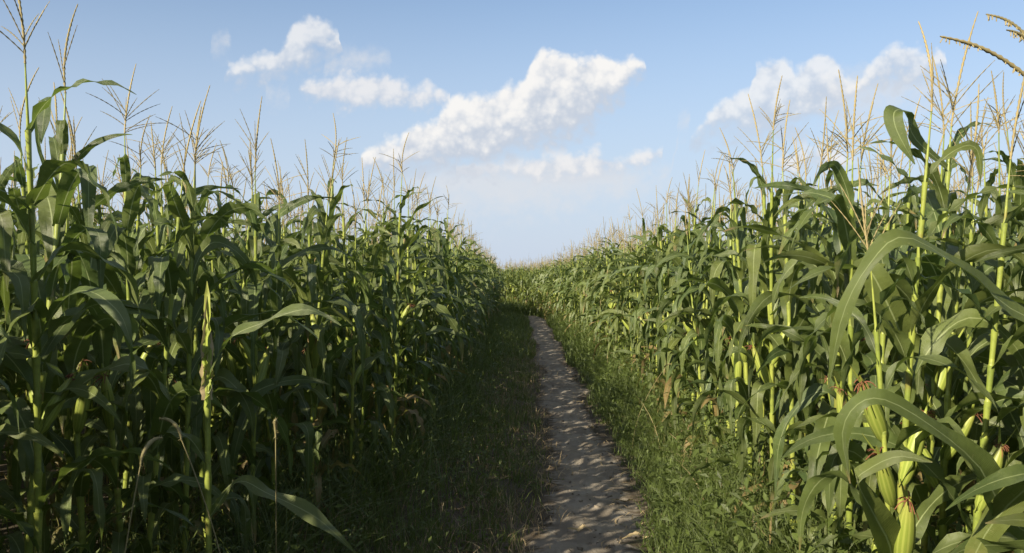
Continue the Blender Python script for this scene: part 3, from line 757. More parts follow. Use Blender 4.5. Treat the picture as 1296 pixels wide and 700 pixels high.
          3312: 'middle two-eared maize plant, front row right of path, 54 percent across the photo',
          3319: 'farthest two-eared maize plant, front row right of path, 54 percent across the photo',
          3435: "short earless maize plant, second row right of path, just past the photo's right edge",
          3436: "short two-eared maize plant, second row right of path, just past the photo's right edge",
          3437: "nearest short two-eared maize plant, second row right of path, just past the photo's right edge",
          3438: "farthest short one-eared maize plant, second row right of path, just past the photo's right edge",
          3439: "short one-eared maize plant, second row right of path, just past the photo's right edge",
          3440: 'nearest short two-eared maize plant, second row right of path, 98 percent across the photo',
          3441: 'farthest one-eared maize plant, second row right of path, 98 percent across the photo',
          3442: 'one-eared maize plant, second row right of path, 94 percent across the photo',
          3443: 'one-eared maize plant, second row right of path, 91 percent across the photo',
          3444: 'tall earless maize plant, second row right of path, 90 percent across the photo',
          3445: 'nearest two-eared maize plant, second row right of path, 88 percent across the photo',
          3446: 'farthest two-eared maize plant, second row right of path, 88 percent across the photo',
          3447: 'short two-eared maize plant, second row right of path, 86 percent across the photo',
          3448: 'nearest two-eared maize plant, second row right of path, 85 percent across the photo',
          3449: 'farthest tall one-eared maize plant, second row right of path, 85 percent across the photo',
          3450: 'nearest tall one-eared maize plant, second row right of path, 82 percent across the photo',
          3452: 'middle short one-eared maize plant, second row right of path, 82 percent across the photo',
          3453: 'farthest two-eared maize plant, second row right of path, 82 percent across the photo',
          3454: 'nearest two-eared maize plant, second row right of path, 79 percent across the photo',
          3455: 'farthest tall two-eared maize plant, second row right of path, 79 percent across the photo',
          3456: 'tall two-eared maize plant, second row right of path, 78 percent across the photo',
          3458: 'nearest tall one-eared maize plant, second row right of path, 76 percent across the photo',
          3460: 'farthest tall one-eared maize plant, second row right of path, 76 percent across the photo',
          3462: 'two-eared maize plant, second row right of path, 75 percent across the photo',
          3469: 'earless maize plant, second row right of path, 71 percent across the photo',
          3716: "one-eared maize plant, deeper rows right of path, just past the photo's right edge",
          3717: "two-eared maize plant, deeper rows right of path, just past the photo's right edge",
          3718: "tall two-eared maize plant, deeper rows right of path, just past the photo's right edge",
          3719: 'two-eared maize plant, deeper rows right of path, 97 percent across the photo',
          3720: 'one-eared maize plant, deeper rows right of path, 96 percent across the photo',
          3721: 'nearest short earless maize plant, deeper rows right of path, 95 percent across the photo',
          3722: 'middle one-eared maize plant, deeper rows right of path, 95 percent across the photo',
          3725: 'one-eared maize plant, deeper rows right of path, 89 percent across the photo',
          3726: 'two-eared maize plant, deeper rows right of path, 88 percent across the photo',
          3728: 'tall two-eared maize plant, deeper rows right of path, 86 percent across the photo',
          3729: 'nearest tall one-eared maize plant, deeper rows right of path, 84 percent across the photo',
          3730: 'farthest one-eared maize plant, deeper rows right of path, 84 percent across the photo',
          3965: 'earless maize plant, deeper rows right of path, 99 percent across the photo',
          3968: 'tall two-eared maize plant, deeper rows right of path, 94 percent across the photo',
          4360: 'farthest tall earless maize plant, deeper rows right of path, 95 percent across the photo'}  #@LAB

# ------------------------------------------------------------------ objects
COL = S.collection
def tag(o, label=None, cat=None, group=None, kind=None):
    if label: o['label'] = label
    if cat: o['category'] = cat
    if group: o['group'] = group
    if kind: o['kind'] = kind
def link(name, data, parent=None):
    o = bpy.data.objects.new(name, data); COL.objects.link(o)
    if parent is not None: o.parent = parent
    return o
def plant_matrix(p):
    return Matrix.Translation((p['x'], p['y'], p['z'])) @ Matrix.Rotation(p['lx'], 4, 'X') @ Matrix.Rotation(p['ly'], 4, 'Y') @ Matrix.Rotation(p['rot'], 4, 'Z') @ Matrix.Scale(p['sc'], 4)

# --- ground and path
def terrain(name, xs, ys, mat, dz=0.0):
    X, Y = np.meshgrid(xs, ys); Z = ground_z(X, Y) + dz
    q, uv = grid_faces(len(ys), len(xs))
    p = Piece(np.stack([X, Y, Z], -1).reshape(-1, 3), q, uv, .5, 0); me = mesh_from(name, p, [0])
    me.materials.clear(); me.materials.append(M[mat]); return link(name, me)
xs = np.concatenate([[-3000, -600, -150], np.linspace(-60, -3.2, 30), np.linspace(-3, 3, 101), np.linspace(3.2, 60, 30), [150, 600, 3000]])
ys = np.concatenate([[-3000, -300, -60], np.linspace(-10, 0, 20), np.linspace(.1, 20, 200), np.linspace(20.3, 60, 100), [80, 150, 600, 3000]])
tag(terrain('ground', xs, ys, 'soil'), 'dark crumbly soil of the maize field', None, None, 'structure')
def build_path():
    ys = np.concatenate([np.linspace(-9, 1, 50), np.linspace(1.05, 14, 320), np.linspace(14.1, 46, 180)])
    k = 15; u = np.linspace(-1, 1, k)
    rg = np.random.default_rng(5)
    def wob(sd):
        a = sum(rg.uniform(.3, 1) * np.sin(ys * f + rg.uniform(0, 6)) / (1 + .35 * f) for f in (1.3, 2.9, 5.3, 9.7, 17, 29)); return a * .10
    nar = .07 * np.clip((ys - 5.2) / 1.6, 0, 1) * np.clip((27 - ys) / 10, 0, 1)
    wl = .37 + wob(0); wr = .38 + wob(1)
    wl -= nar; wr -= nar
    wl += np.where(ys < 5.2, .03 + .14 * np.clip((5.4 - ys) / 1.5, 0, 1), 0)
    off = np.where(u[None, :] < 0, u[None, :] * wl[:, None], u[None, :] * wr[:, None])
    X = path_x(ys)[:, None] + off; Y = ys[:, None] + 0 * X
    Z = ground_z(X, Y) + .004 + .010 * (1 - u[None, :] ** 2) + .006 * np.sin(X * 31 + Y * 7) * np.sin(Y * 23) + .005 * np.sin(X * 60 + np.sin(Y * 41))
    Z = np.where(np.abs(u)[None, :] > .99, ground_z(X, Y) - .012, np.maximum(Z, ground_z(X, Y) + .004))
    q, uv = grid_faces(len(ys), k)
    me = mesh_from('path', Piece(np.stack([X, Y, Z], -1).reshape(-1, 3), q, uv, .5, 0), [0]); me.materials.clear(); me.materials.append(M['path'])
    tag(link('path', me), 'narrow trodden earth path between the maize stands', None, None, 'structure')
build_path()

# --- maize plants: prototypes, then copies
def make_proto(parts, split):
    """meshes of one plant: list of (name, mesh, [(name, mesh)])"""
    out = []; leaves = [p for (n, p, c) in parts if n == 'leaf']
    for (n, p, ch) in parts:
        if n == 'leaf' and not split: continue
        out.append((n, mesh_from(n, p), [(cn, mesh_from(cn, cp)) for (cn, cp) in ch]))
    if not split: out.append(('foliage', mesh_from('foliage', join(leaves)), []))
    return out
PR_HI = {}; PR_MID = {}
def instance(proto, p, label, group):
    root = link('maize_plant', None)
    root.empty_display_size = .1
    root.matrix_world = plant_matrix(p)
    tag(root, label, 'maize plant', group)
    for (n, me, ch) in proto:
        o = link(n, me, root)
        for (cn, cm) in ch: link(cn, cm, o)
    return root
GROUP = 'maize plants standing in rows along the path'
sel = set(SELECTED)
for p in plants:
    if p['id'] in sel:
        v = p['var']; near = p['d'] < 7.0
        D = PR_HI if near else PR_MID
        if v not in D: D[v] = make_proto(HI[v] if p['d'] < 9 else MID[v], near)
        r_ = instance(D[v], p, LABELS.get(p['id'], 'green maize plant in the dense stand'), GROUP)
        r_['pid'] = p['id']

# --- hero plants with their own leaves
def stalk_point(h, z):
    sp = SPECS[h['var']]; rg_ = np.random.default_rng(sp['seed']); H = sp['H']; lean = rg_.normal(0, .035, 2) * H; sway = rg_.normal(0, .02, 2)
    x, y = base_of(h['px'], h['d']); gz = float(ground_z(x, y)) - .01; zl = min((z - gz) / h['sc'], H + sp['gap'] * .5); t = zl / H
    p = dict(x=x, y=y, z=gz, rot=h['rot'], sc=h['sc'], lx=h.get('lx', 0.), ly=h.get('ly', 0.))
    return np.array(plant_matrix(p) @ Vector((lean[0] * t ** 1.6 + sway[0] * math.sin(t * 3), lean[1] * t ** 1.6 + sway[1] * math.sin(t * 3 + 1), zl)))
def hero_leaf(pts, widths, var=.4, facing=None, wave=.006, fold=.25, on=None):
    """pts: list of (px, py, depth); a blade through real points, its width in metres at each of them"""
    C = np.array([P(*q) for q in pts]); n = 22
    if on is not None: C[0] = stalk_point(on, C[0][2])        # the blade starts on its own plant's stalk
    t = np.linspace(0, 1, len(C)); s = np.linspace(0, 1, n)
    # Catmull-Rom through the points
    def cr(A):
        out = []
        A = np.asarray(A, float); E = np.concatenate([[2 * A[0] - A[1]], A, [2 * A[-1] - A[-2]]])
        for x in s * (len(A) - 1):
            i = min(int(x), len(A) - 2); f = x - i; p0, p1, p2, p3 = E[i], E[i + 1], E[i + 2], E[i + 3]
            out.append(.5 * ((2 * p1) + (-p0 + p2) * f + (2 * p0 - 5 * p1 + 4 * p2 - p3) * f * f + (-p0 + 3 * p1 - 3 * p2 + p3) * f ** 3))
        return np.array(out)
    c = cr(C); wd = np.maximum(cr(np.array(widths)[:, None])[:, 0], .002); T = unit(np.gradient(c, axis=0))
    if facing is None: facing = [(0, -.5, .85)] * len(pts)
    Nn = unit(cr(np.array(facing, float)))
    side = unit(np.cross(T, Nn)); nm = np.cross(side, T)
    return ribbon(c, side, wd, nm, 4, MI['leaf'], var, fold, wave, .7, 3.2)
def hero_plant(h, extra_leaves=(), extra=(), drop_tassel=False, keep=lambda i, l: True, bare=False):
    x, y = base_of(h['px'], h['d']); z = float(ground_z(x, y)) - .01
    p = dict(x=x, y=y, z=z, rot=h['rot'], sc=h['sc'], lx=h.get('lx', 0.), ly=h.get('ly', 0.), var=h['var'])
    mt = plant_matrix(p); inv = np.array(mt.inverted())
    root = link('maize_plant', None); root.empty_display_size = .1; root.matrix_world = mt
    tag(root, h['label'], 'maize plant', GROUP); root['pid'] = -1
    i = 0
    for (n, pc, ch) in ([] if bare else HI[h['var']]):
        if n == 'leaf':
            i += 1
            if not keep(i, n): continue
        if n == 'tassel' and drop_tassel: continue
        if n == 'ear' and any(e[0] == 'ear' for e in extra): continue
        o = link(n, mesh_from(n, pc), root)
        for (cn, cp) in ch: link(cn, mesh_from(cn, cp), o)
    for (n, pc, ch) in list(extra) + [('leaf', l, []) for l in extra_leaves]:
        q = Piece((np.c_[pc.v, np.ones(len(pc.v))] @ inv.T)[:, :3], pc.q, pc.uv, pc.var, pc.mi)
        o = link(n, mesh_from(n, q), root)
        for (cn, cp) in ch:
            q = Piece((np.c_[cp.v, np.ones(len(cp.v))] @ inv.T)[:, :3], cp.q, cp.uv, cp.var, cp.mi); link(cn, mesh_from(cn, q), o)
    return root
UP = (0, -.45, .9)
# right edge plant: long leaf A and leaf B, tassel arms
rg = np.random.default_rng(3)
LA = hero_leaf([(1338, 470, 1.95), (1296, 400, 1.90), (1225, 345, 1.84), (1146, 300, 1.80), (1100, 335, 1.80), (1066, 400, 1.82), (1048, 492, 1.85)],
               [.028, .052, .050, .040, .040, .032, .003], .55, [(-.3, -.6, .8), (-.3, -.6, .8), (-.2, -.7, .8), (0, -.7, .7), (-.75, -.6, .3), (-.8, -.6, .1), (-.8, -.6, .0)], wave=.008, on=hero_defs[0])
LB = hero_leaf([(1336, 760, 1.90), (1290, 668, 1.76), (1240, 592, 1.66), (1180, 540, 1.60), (1120, 506, 1.58), (1085, 512, 1.58), (1066, 548, 1.60), (1076, 612, 1.62)],
               [.025, .058, .060, .040, .034, .038, .030, .003], .6, [(-.3, -.75, .6), (-.3, -.75, .6), (-.2, -.8, .6), (0, -.8, .6), (0, -.7, .7), (-.7, -.6, .3), (-.8, -.6, .0), (-.8, -.6, .0)], wave=.009, on=hero_defs[0])
arms = []
def arm(a, b, r, d0, d1, var):
    n = 34; s = np.linspace(0, 1, n)[:, None]; A = P(a[0], a[1], d0); B = P(b[0], b[1], d1)
    c = A * (1 - s) + B * s + np.array([0, 0, 1.0]) * .02 * np.sin(s * 3.14)
    ps = [tube(c, jag(n, r, rg, .3)[::1], 5, MI['tassel'], var)]
    for k in range(26):                                       # anthers hanging below the arm
        q = c[rg.integers(3, n - 1)]; m = 3; t = np.linspace(0, 1, m)[:, None]
        ps.append(tube(q + t * np.array([rg.normal(0, .003), rg.normal(0, .003), -rg.uniform(.006, .013)]), .0013, 3, MI['tassel'], rg.uniform(.7, 1)))
    return ps
hb = P(1322, 118, 1.78)
arms += arm((1318, 112), (1190, 46), .0040, 1.78, 1.70, .6) + arm((1320, 70), (1248, 18), .0030, 1.82, 1.80, .2) + arm((1320, 84), (1274, 38), .0032, 1.80, 1.76, .1)
h0 = hero_defs[0]
r0 = hero_plant(h0, [LA, LB], [('tassel_branch', join(arms), [])], keep=lambda i, l: False)
LC = hero_leaf([(1163, 473, 2.93), (1150, 440, 2.86), (1128, 395, 2.80), (1106, 350, 2.78), (1090, 335, 2.80), (1078, 370, 2.84)], [.03, .075, .090, .078, .045, .003], .35,
               [(-.2, -.95, .2)] * 6, on=hero_defs[2])
LD0 = hero_leaf([(1160, 215, 2.95), (1158, 175, 2.90), (1146, 142, 2.84), (1132, 142, 2.80), (1135, 165, 2.78), (1158, 208, 2.74)], [.02, .045, .058, .060, .052, .004], .2,
                [(0, -.9, .3), (0, -.9, .3), (0, -.6, .8), (-.3, -.6, .7), (-.7, -.7, .1), (-.7, -.7, 0)], on=hero_defs[2])
hero_plant(hero_defs[1])
hero_plant(hero_defs[2], [LC, LD0])
LE = hero_leaf([(1122, 770, 2.28), (1128, 700, 2.18), (1108, 655, 2.08), (1086, 612, 2.02), (1096, 596, 2.0), (1135, 578, 1.98), (1180, 585, 1.96)],
               [.03, .075, .070, .058, .036, .042, .003], .5, [(-.1, -.9, .4), (-.1, -.9, .4), (-.1, -.9, .4), (0, -.6, .8), (0, -.5, .9), (0, -.6, .8), (0, -.6, .8)], on=hero_defs[3])
def hero_ear(a, b, da, db, L):
    A = P(a[0], a[1], da); B = P(b[0], b[1], db); h, sk = ear_pieces(np.random.default_rng(a[0]), A, unit(B - A), L, 0); return ('ear', join(h), [('silk', join(sk))])
hero_plant(hero_defs[3], [LE], [hero_ear((1120, 560), (1086, 470), 2.28, 2.2, .205), hero_ear((1130, 640), (1108, 560), 2.25, 2.15, .19), hero_ear((1140, 720), (1152, 620), 2.2, 2.1, .22)],
           keep=lambda i, l: i not in (8, 9, 11))
LT = hero_leaf([(50, 245, 3.1), (50, 190, 3.06), (52, 140, 3.0), (58, 127, 2.97), (55, 150, 2.95), (52, 182, 2.94)], [.012, .02, .03, .042, .04, .004], .2, [(0, -1, .2)] * 3 + [(0, -.7, .6)] + [(.2, -1, .1)] * 2, on=hero_defs[5])
LL2 = hero_leaf([(48, 440, 2.95), (75, 385, 2.8), (110, 368, 2.65), (150, 395, 2.55), (168, 440, 2.5)], [.03, .05, .055, .045, .003], .5, [(0, -.5, .9)] * 5, on=hero_defs[4])
hero_plant(hero_defs[4], [LL2])
hero_plant(hero_defs[5], [LT])
# stunted plant: a furled pale top of rolled leaves
fur = []
for k in range(6):
    s = np.linspace(0, 1, 14); a = k * 1.3
    b0 = P(262, 470 + 9 * k, 3.05); c = b0 + np.stack([.009 * np.cos(a + s * 2) * (1 - s * .5), .009 * np.sin(a + s * 2) * (1 - s * .5), s * (.31 - .025 * k)], -1)
    sv = np.stack([-np.sin(a + s * 2), np.cos(a + s * 2), 0 * s], -1); nm = np.stack([np.cos(a + s * 2), np.sin(a + s * 2), 0 * s], -1)
    fur.append(ribbon(c, sv, (.040 + .006 * np.sin(s * 17 + k)) * (1 - s ** 2.6) + .002, nm, 3, MI['dry' if k in (1, 4) else 'husk'], .95, -.6, .006))
g0 = P(266, 351, 3.05); g0[2] = float(ground_z(g0[0], g0[1])) - .01; t0 = P(262, 440, 3.05)
zz = np.linspace(0, 1, 30)[:, None]; st = tube(g0 * (1 - zz) + t0 * zz, np.where(np.arange(30) % 6 == 0, .0125, .0098), 8, MI['stalk'], .8); st.uv[..., 1] *= 5
SL = [hero_leaf([(264, 590, 3.05), (240, 555, 3.03), (212, 548, 3.0), (190, 575, 3.0)], [.015, .035, .03, .003], .3, wave=.012),
      hero_leaf([(265, 655, 3.05), (300, 610, 3.05), (340, 625, 3.05), (400, 655, 3.0), (450, 700, 3.0)], [.02, .04, .05, .055, .004], .4, wave=.012),
      hero_leaf([(263, 480, 3.05), (290, 430, 2.95), (335, 408, 2.95), (388, 392, 2.95), (432, 412, 2.95)], [.02, .04, .045, .05, .003], .2, wave=.01)]
hero_plant(hero_defs[6], SL, [('stalk', st, []), ('furled_leaf', join(fur), [])], bare=True)

# --- all remaining plants: one dense mass
def mass(name, items, label):
    per = {}
    chunks = []
    for lodm, thr in ((MIDM, 1), (LOWM, 2)):
        for v in range(NVAR):
            ps = [p for p in items if p['var'] == v and ((p['d'] < 15 and p['row'] < 12 and p['d'] > -.5 or p['d'] <= 0 and p['row'] < 6 and p['side'] == 'left' or p['row'] < 3 and p['d'] > 0) == (thr == 1))]
            if not ps: continue
            t = lodm[v]; mats = np.array([np.array(plant_matrix(p)) for p in ps])
            vv = np.einsum('pij,nj->pni', mats, np.c_[t.v, np.ones(len(t.v))])[..., :3]
            n = len(ps); q = (t.q[None] + (np.arange(n) * len(t.v))[:, None, None]).reshape(-1, 4)
            rr = np.random.default_rng(v).normal(0, .10, (n, 1))
            chunks.append(Piece(vv.reshape(-1, 3), q, np.tile(t.uv, (n, 1, 1)), np.where(t.var[None] > .95, t.var[None], np.clip(t.var[None] + rr, 0, .95)).ravel(), np.tile(t.mi, n)))
    o = link(name, mesh_from(name, join(chunks))); tag(o, label, 'maize field', None, 'stuff'); return o
rest = [p for p in plants if p['id'] not in sel]
mass('maize_field', rest, 'dense mass of green maize filling the field behind the front rows out to the horizon')

# ------------------------------------------------------------------ grass and weeds
def blades(rg, xy, hgt, wid, mi, lean=.5, segs=3, az=None):
    n = len(xy); t = np.linspace(0, 1, segs + 1)
    az = rg.uniform(0, 6.283, n) if az is None else az
    ln = rg.uniform(.15, 1.0, n) * lean
    dirv = np.stack([np.cos(az), np.sin(az)], -1)
    z0 = ground_z(xy[:, 0], xy[:, 1]) - .005
    hor = (hgt * ln)[:, None] * t[None] ** 1.8; ver = hgt[:, None] * (t[None] - .42 * ln[:, None] * t[None] ** 2.4)
    c = np.stack([xy[:, :1] + dirv[:, :1] * hor, xy[:, 1:] + dirv[:, 1:] * hor, z0[:, None] + ver], -1)
    sv = np.stack([-dirv[:, 1], dirv[:, 0], 0 * az], -1); tw = rg.uniform(-1, 1, n)
    sv = sv * np.cos(tw)[:, None] + np.stack([dirv[:, 0], dirv[:, 1], 0 * az], -1) * np.sin(tw)[:, None]
    wv = wid[:, None] * (1 - t[None] ** 1.7 * .93) * .5
    v = np.stack([c - sv[:, None] * wv[..., None], c + sv[:, None] * wv[..., None]], 2)     # n, seg+1, 2, 3
    q, uv = grid_faces(segs + 1, 2); nv = (segs + 1) * 2
    Q = (q[None] + (np.arange(n) * nv)[:, None, None]).reshape(-1, 4)
    return Piece(v.reshape(-1, 3), Q, np.tile(uv, (n, 1, 1)), np.repeat(rg.uniform(0, .9, n), nv), mi)
def leaflets(rg, pos, size, mi):
    n = len(pos); d = unit(rg.normal(0, 1, (n, 3)) * [1, 1, .55]); s = unit(np.cross(d, rg.normal(0, 1, (n, 3)) * [.3, .3, 1]))
    L = size[:, None]; v = np.stack([pos, pos + d * L * .45 + s * L * .2, pos + d * L, pos + d * L * .45 - s * L * .2], 1)
    v[:, 2, 2] -= size * .25
    q = np.arange(n * 4).reshape(n, 4); uv = np.tile(np.array([[[.5, 0], [1, .5], [.5, 1], [0, .5]]]), (n, 1, 1))
    return Piece(v.reshape(-1, 3), q, uv, np.repeat(rg.uniform(0, .9, n), 4), mi)
rg = np.random.default_rng(12)
def scatter(n, y0, y1, xa, xb, powr=1.0):
    y = y0 + (y1 - y0) * rg.random(n) ** powr; u = rg.random(n)
    a, b = xa(y), xb(y); return np.stack([a + (b - a) * u, y], -1), u
def clump(xy, s=.05, k=.6):
    """pull blades towards tuft centres"""
    c = xy[rg.integers(0, len(xy), max(1, len(xy) // 14))]; i = rg.integers(0, len(c), len(xy)); m = rg.random(len(xy)) < k
    out = xy.copy(); out[m] = c[i[m]] + rg.normal(0, s, (m.sum(), 2)); return out
def off_path(xy, w=.30):
    y = xy[:, 1]; d = np.abs(xy[:, 0] - path_x(y)); n = .07 * np.sin(y * 4.1) * np.sin(y * 1.7 + 1) + .06 * np.sin(y * 11.3 + 2) + .04 * np.sin(y * 23.7)
    return xy[(d > w - .03 + n) | (rg.random(len(xy)) < .012)]
gr = []
# left margin: low dark grass rising towards the maize
xy, u = scatter(19000, 1.2, 16, lambda y: left_x(y) - .2, lambda y: path_x(y) - .30, 1.35); xy = off_path(clump(xy), .30)
pat = np.sin(xy[:, 0] * 5.1 + np.sin(xy[:, 1] * 2.1) * 1.5) * np.sin(xy[:, 1] * 3.3 + xy[:, 0] * 2) ; xy = xy[(pat > -.35) | (rg.random(len(xy)) < .25)]
dd = np.clip((path_x(xy[:, 1]) - .3 - xy[:, 0]) / .9, 0, 1)
gr.append(blades(rg, xy, rg.uniform(.04, .14, len(xy)) + dd * rg.uniform(0, .28, len(xy)), rg.uniform(.003, .008, len(xy)), MI['grass'], .9))
xy, u = scatter(9000, 16, 37, lambda y: left_x(y) - .2, lambda y: path_x(y) - .28, 1.2)
dd = np.clip((path_x(xy[:, 1]) - .3 - xy[:, 0]) / 1.2, 0, 1)
gr.append(blades(rg, xy, rg.uniform(.06, .2, len(xy)) + dd * rg.uniform(0, .45, len(xy)), rg.uniform(.008, .018, len(xy)), MI['grass'], .9))
# long arching blades against the left maize
xy, u = scatter(5200, 1.4, 16, lambda y: left_x(y) - .35, lambda y: left_x(y) + .62 * (1 - .5 * rg.random(len(y))), 1.2)
gr.append(blades(rg, clump(xy, .06, .8), rg.uniform(.25, .68, len(xy)), rg.uniform(.006, .012, len(xy)), MI['grass'], 1.2, 6))
xy, u = scatter(16000, 1.4, 30, lambda y: left_x(y) - .3, lambda y: path_x(y) - .4, 1.4); xy = clump(xy, .08, .95)
hh = rg.random(len(xy)) ** 1.2 * .5 * np.clip((path_x(xy[:, 1]) - .35 - xy[:, 0]) / 1.1, .12, 1)
gr.append(leaflets(rg, np.c_[xy, ground_z(xy[:, 0], xy[:, 1]) + hh], rg.uniform(.02, .055, len(xy)), MI['grass']))
xy, u = scatter(7500, 1.6, 20, lambda y: left_x(y), lambda y: path_x(y) - .24, 1.3); xy = clump(xy, .09, .9)
gr.append(blades(rg, xy, rg.uniform(.04, .20, len(xy)), rg.uniform(.002, .006, len(xy)), MI['dry'], 1.4, 4))
g1 = link('grass', mesh_from('grass', join(gr))); tag(g1, 'dark shaded grass on the wide verge left of the path', 'grass', None, 'stuff')
gr = []
xy, u = scatter(20000, 1.6, 15, lambda y: path_x(y) + .32, lambda y: right_x(y) + .25, 1.25); xy = off_path(clump(xy), .33)
dd = np.clip((xy[:, 0] - path_x(xy[:, 1]) - .3) / .55, 0, 1)
gr.append(blades(rg, xy, rg.uniform(.05, .14, len(xy)) + dd * rg.uniform(.12, .62, len(xy)), rg.uniform(.0035, .010, len(xy)), MI['grass'], 1.1, 5))
xy, u = scatter(9000, 15, 37, lambda y: path_x(y) + .30, lambda y: right_x(y) + .2, 1.1)
dd = np.clip((xy[:, 0] - path_x(xy[:, 1]) - .3) / .4, 0, 1)
gr.append(blades(rg, xy, rg.uniform(.08, .2, len(xy)) + dd * rg.uniform(.05, .6, len(xy)), rg.uniform(.008, .018, len(xy)), MI['grass'], .9))
xy, u = scatter(5000, 35.5, 44, lambda y: path_x(y) - 1.2, lambda y: right_x(y) + .5)
gr.append(blades(rg, xy, rg.uniform(.25, .8, len(xy)), rg.uniform(.015, .035, len(xy)), MI['grass'], .9))
# broad leaved weeds in the bank
xy, u = scatter(26000, 1.6, 36, lambda y: path_x(y) + .42, lambda y: right_x(y) + .5, 1.5); xy = clump(xy, .07, .9)
h = rg.random(len(xy)) ** 1.1 * .66 * np.clip((xy[:, 0] - path_x(xy[:, 1]) - .3) / .4, .2, 1)
pos = np.c_[xy + rg.normal(0, .03, xy.shape), ground_z(xy[:, 0], xy[:, 1]) + h]
gr.append(leaflets(rg, pos, rg.uniform(.025, .075, len(pos)), MI['grass']))
g2 = link('grass', mesh_from('grass', join(gr))); tag(g2, 'sunlit tangle of tall grass and weeds on the verge right of the path', 'grass', None, 'stuff')
# undergrowth between the first maize rows
gr = []
for ed, sg, n in ((left_x, -1, 5200), (right_x, 1, 5200)):
    xy, u = scatter(n, .8, 14, lambda y: ed(y) + sg * .1, lambda y: ed(y) + sg * 2.2, 1.4); xy = clump(xy, .07, .8)
    gr.append(blades(rg, xy, rg.uniform(.1, .5, len(xy)), rg.uniform(.004, .011, len(xy)), MI['grass'], 1.0, 4))
    m = len(xy); pos = np.c_[xy + rg.normal(0, .05, xy.shape), ground_z(xy[:, 0], xy[:, 1]) + rg.random(m) ** 1.4 * .55]
    gr.append(leaflets(rg, pos, rg.uniform(.03, .08, m), MI['grass']))
    sx, u = scatter(160, .9, 9, lambda y: ed(y) - sg * .35, lambda y: ed(y) + sg * .6, 1.2)
    gr.append(blades(rg, sx, rg.uniform(.35, .65, len(sx)), rg.uniform(.005, .009, len(sx)), MI['seed'], 1.1, 6))
    bx, u = scatter(900, .9, 10, lambda y: ed(y) - sg * .1, lambda y: ed(y) + sg * .9, 1.2)
    gr.append(blades(rg, bx, rg.uniform(.2, .6, len(bx)), rg.uniform(.015, .035, len(bx)), MI['leaf'], 1.3, 6))
    dr, u = scatter(700, .8, 14, lambda y: ed(y) - sg * .25, lambda y: ed(y) + sg * 1.6, 1.3)
    gr.append(blades(rg, dr, rg.uniform(.12, .5, len(dr)), rg.uniform(.006, .02, len(dr)), MI['dry'], 1.3, 5))
g3 = link('undergrowth', mesh_from('undergrowth', join(gr))); tag(g3, 'weeds and withered blades at the foot of the maize rows', 'weeds', None, 'stuff')

# --- litter and crumbs on the path
def litter(n):
    ps = []
    y = 2.6 + 16 * rg.random(n) ** 1.6; sgn = np.where(rg.random(n) < .6, 1, -1); x = path_x(y) + sgn * (.12 + np.abs(rg.normal(.16, .13, n)))
    for i in range(n):
        L = rg.uniform(.03, .11); a = rg.uniform(0, 6.28); s = np.linspace(0, 1, 5)
        cx = x[i] + math.cos(a) * s * L + math.sin(a) * .2 * L * np.sin(s * 3); cy = y[i] + math.sin(a) * s * L
        z = ground_z(cx, cy) + .016 + .012 * np.sin(s * 3.1 + rg.uniform(0, 1)); c = np.stack([cx, cy, z], -1)
        sv = np.tile([-math.sin(a), math.cos(a), rg.normal(0, .3)], (5, 1)); nm = np.tile([0, 0, 1.0], (5, 1))
        ps.append(ribbon(c, sv, rg.uniform(.003, .010) * (1 - (2 * s - 1) ** 2 * .8), nm, 1, MI['dry'], rg.random(), 0))
    return join(ps)
lo = link('leaf_litter', mesh_from('leaf_litter', litter(800))); tag(lo, 'scraps of straw and dead leaf strewn on the path', 'litter', None, 'stuff')
def crumbs(n):
    y = 2.4 + 14 * rg.random(n) ** 1.7; x = path_x(y) + rg.normal(0, .26, n); r = rg.uniform(.003, .010, n) * (1 + (rg.random(n) < .06))
    z = ground_z(x, y) + .012
    base = np.array([[-1, -1, -1], [1, -1, -1], [1, 1, -1], [-1, 1, -1], [-1, -1, 1], [1, -1, 1], [1, 1, 1], [-1, 1, 1]], float) * [.8, .8, .5]
    v = base[None] * (1 + rg.uniform(-.35, .35, (n, 8, 3))) * r[:, None, None] + np.stack([x, y, z], -1)[:, None]
    q = np.array([[0, 3, 2, 1], [4, 5, 6, 7], [0, 1, 5, 4], [1, 2, 6, 5], [2, 3, 7, 6], [3, 0, 4, 7]])
    Q = (q[None] + (np.arange(n) * 8)[:, None, None]).reshape(-1, 4)
    return Piece(v.reshape(-1, 3), Q, np.zeros((len(Q), 4, 2)), np.repeat(rg.random(n), 8), MI['clod'])
co = link('soil_crumbs', mesh_from('soil_crumbs', crumbs(900))); tag(co, 'small crumbs of dry earth scattered over the path', 'soil crumbs', None, 'stuff')

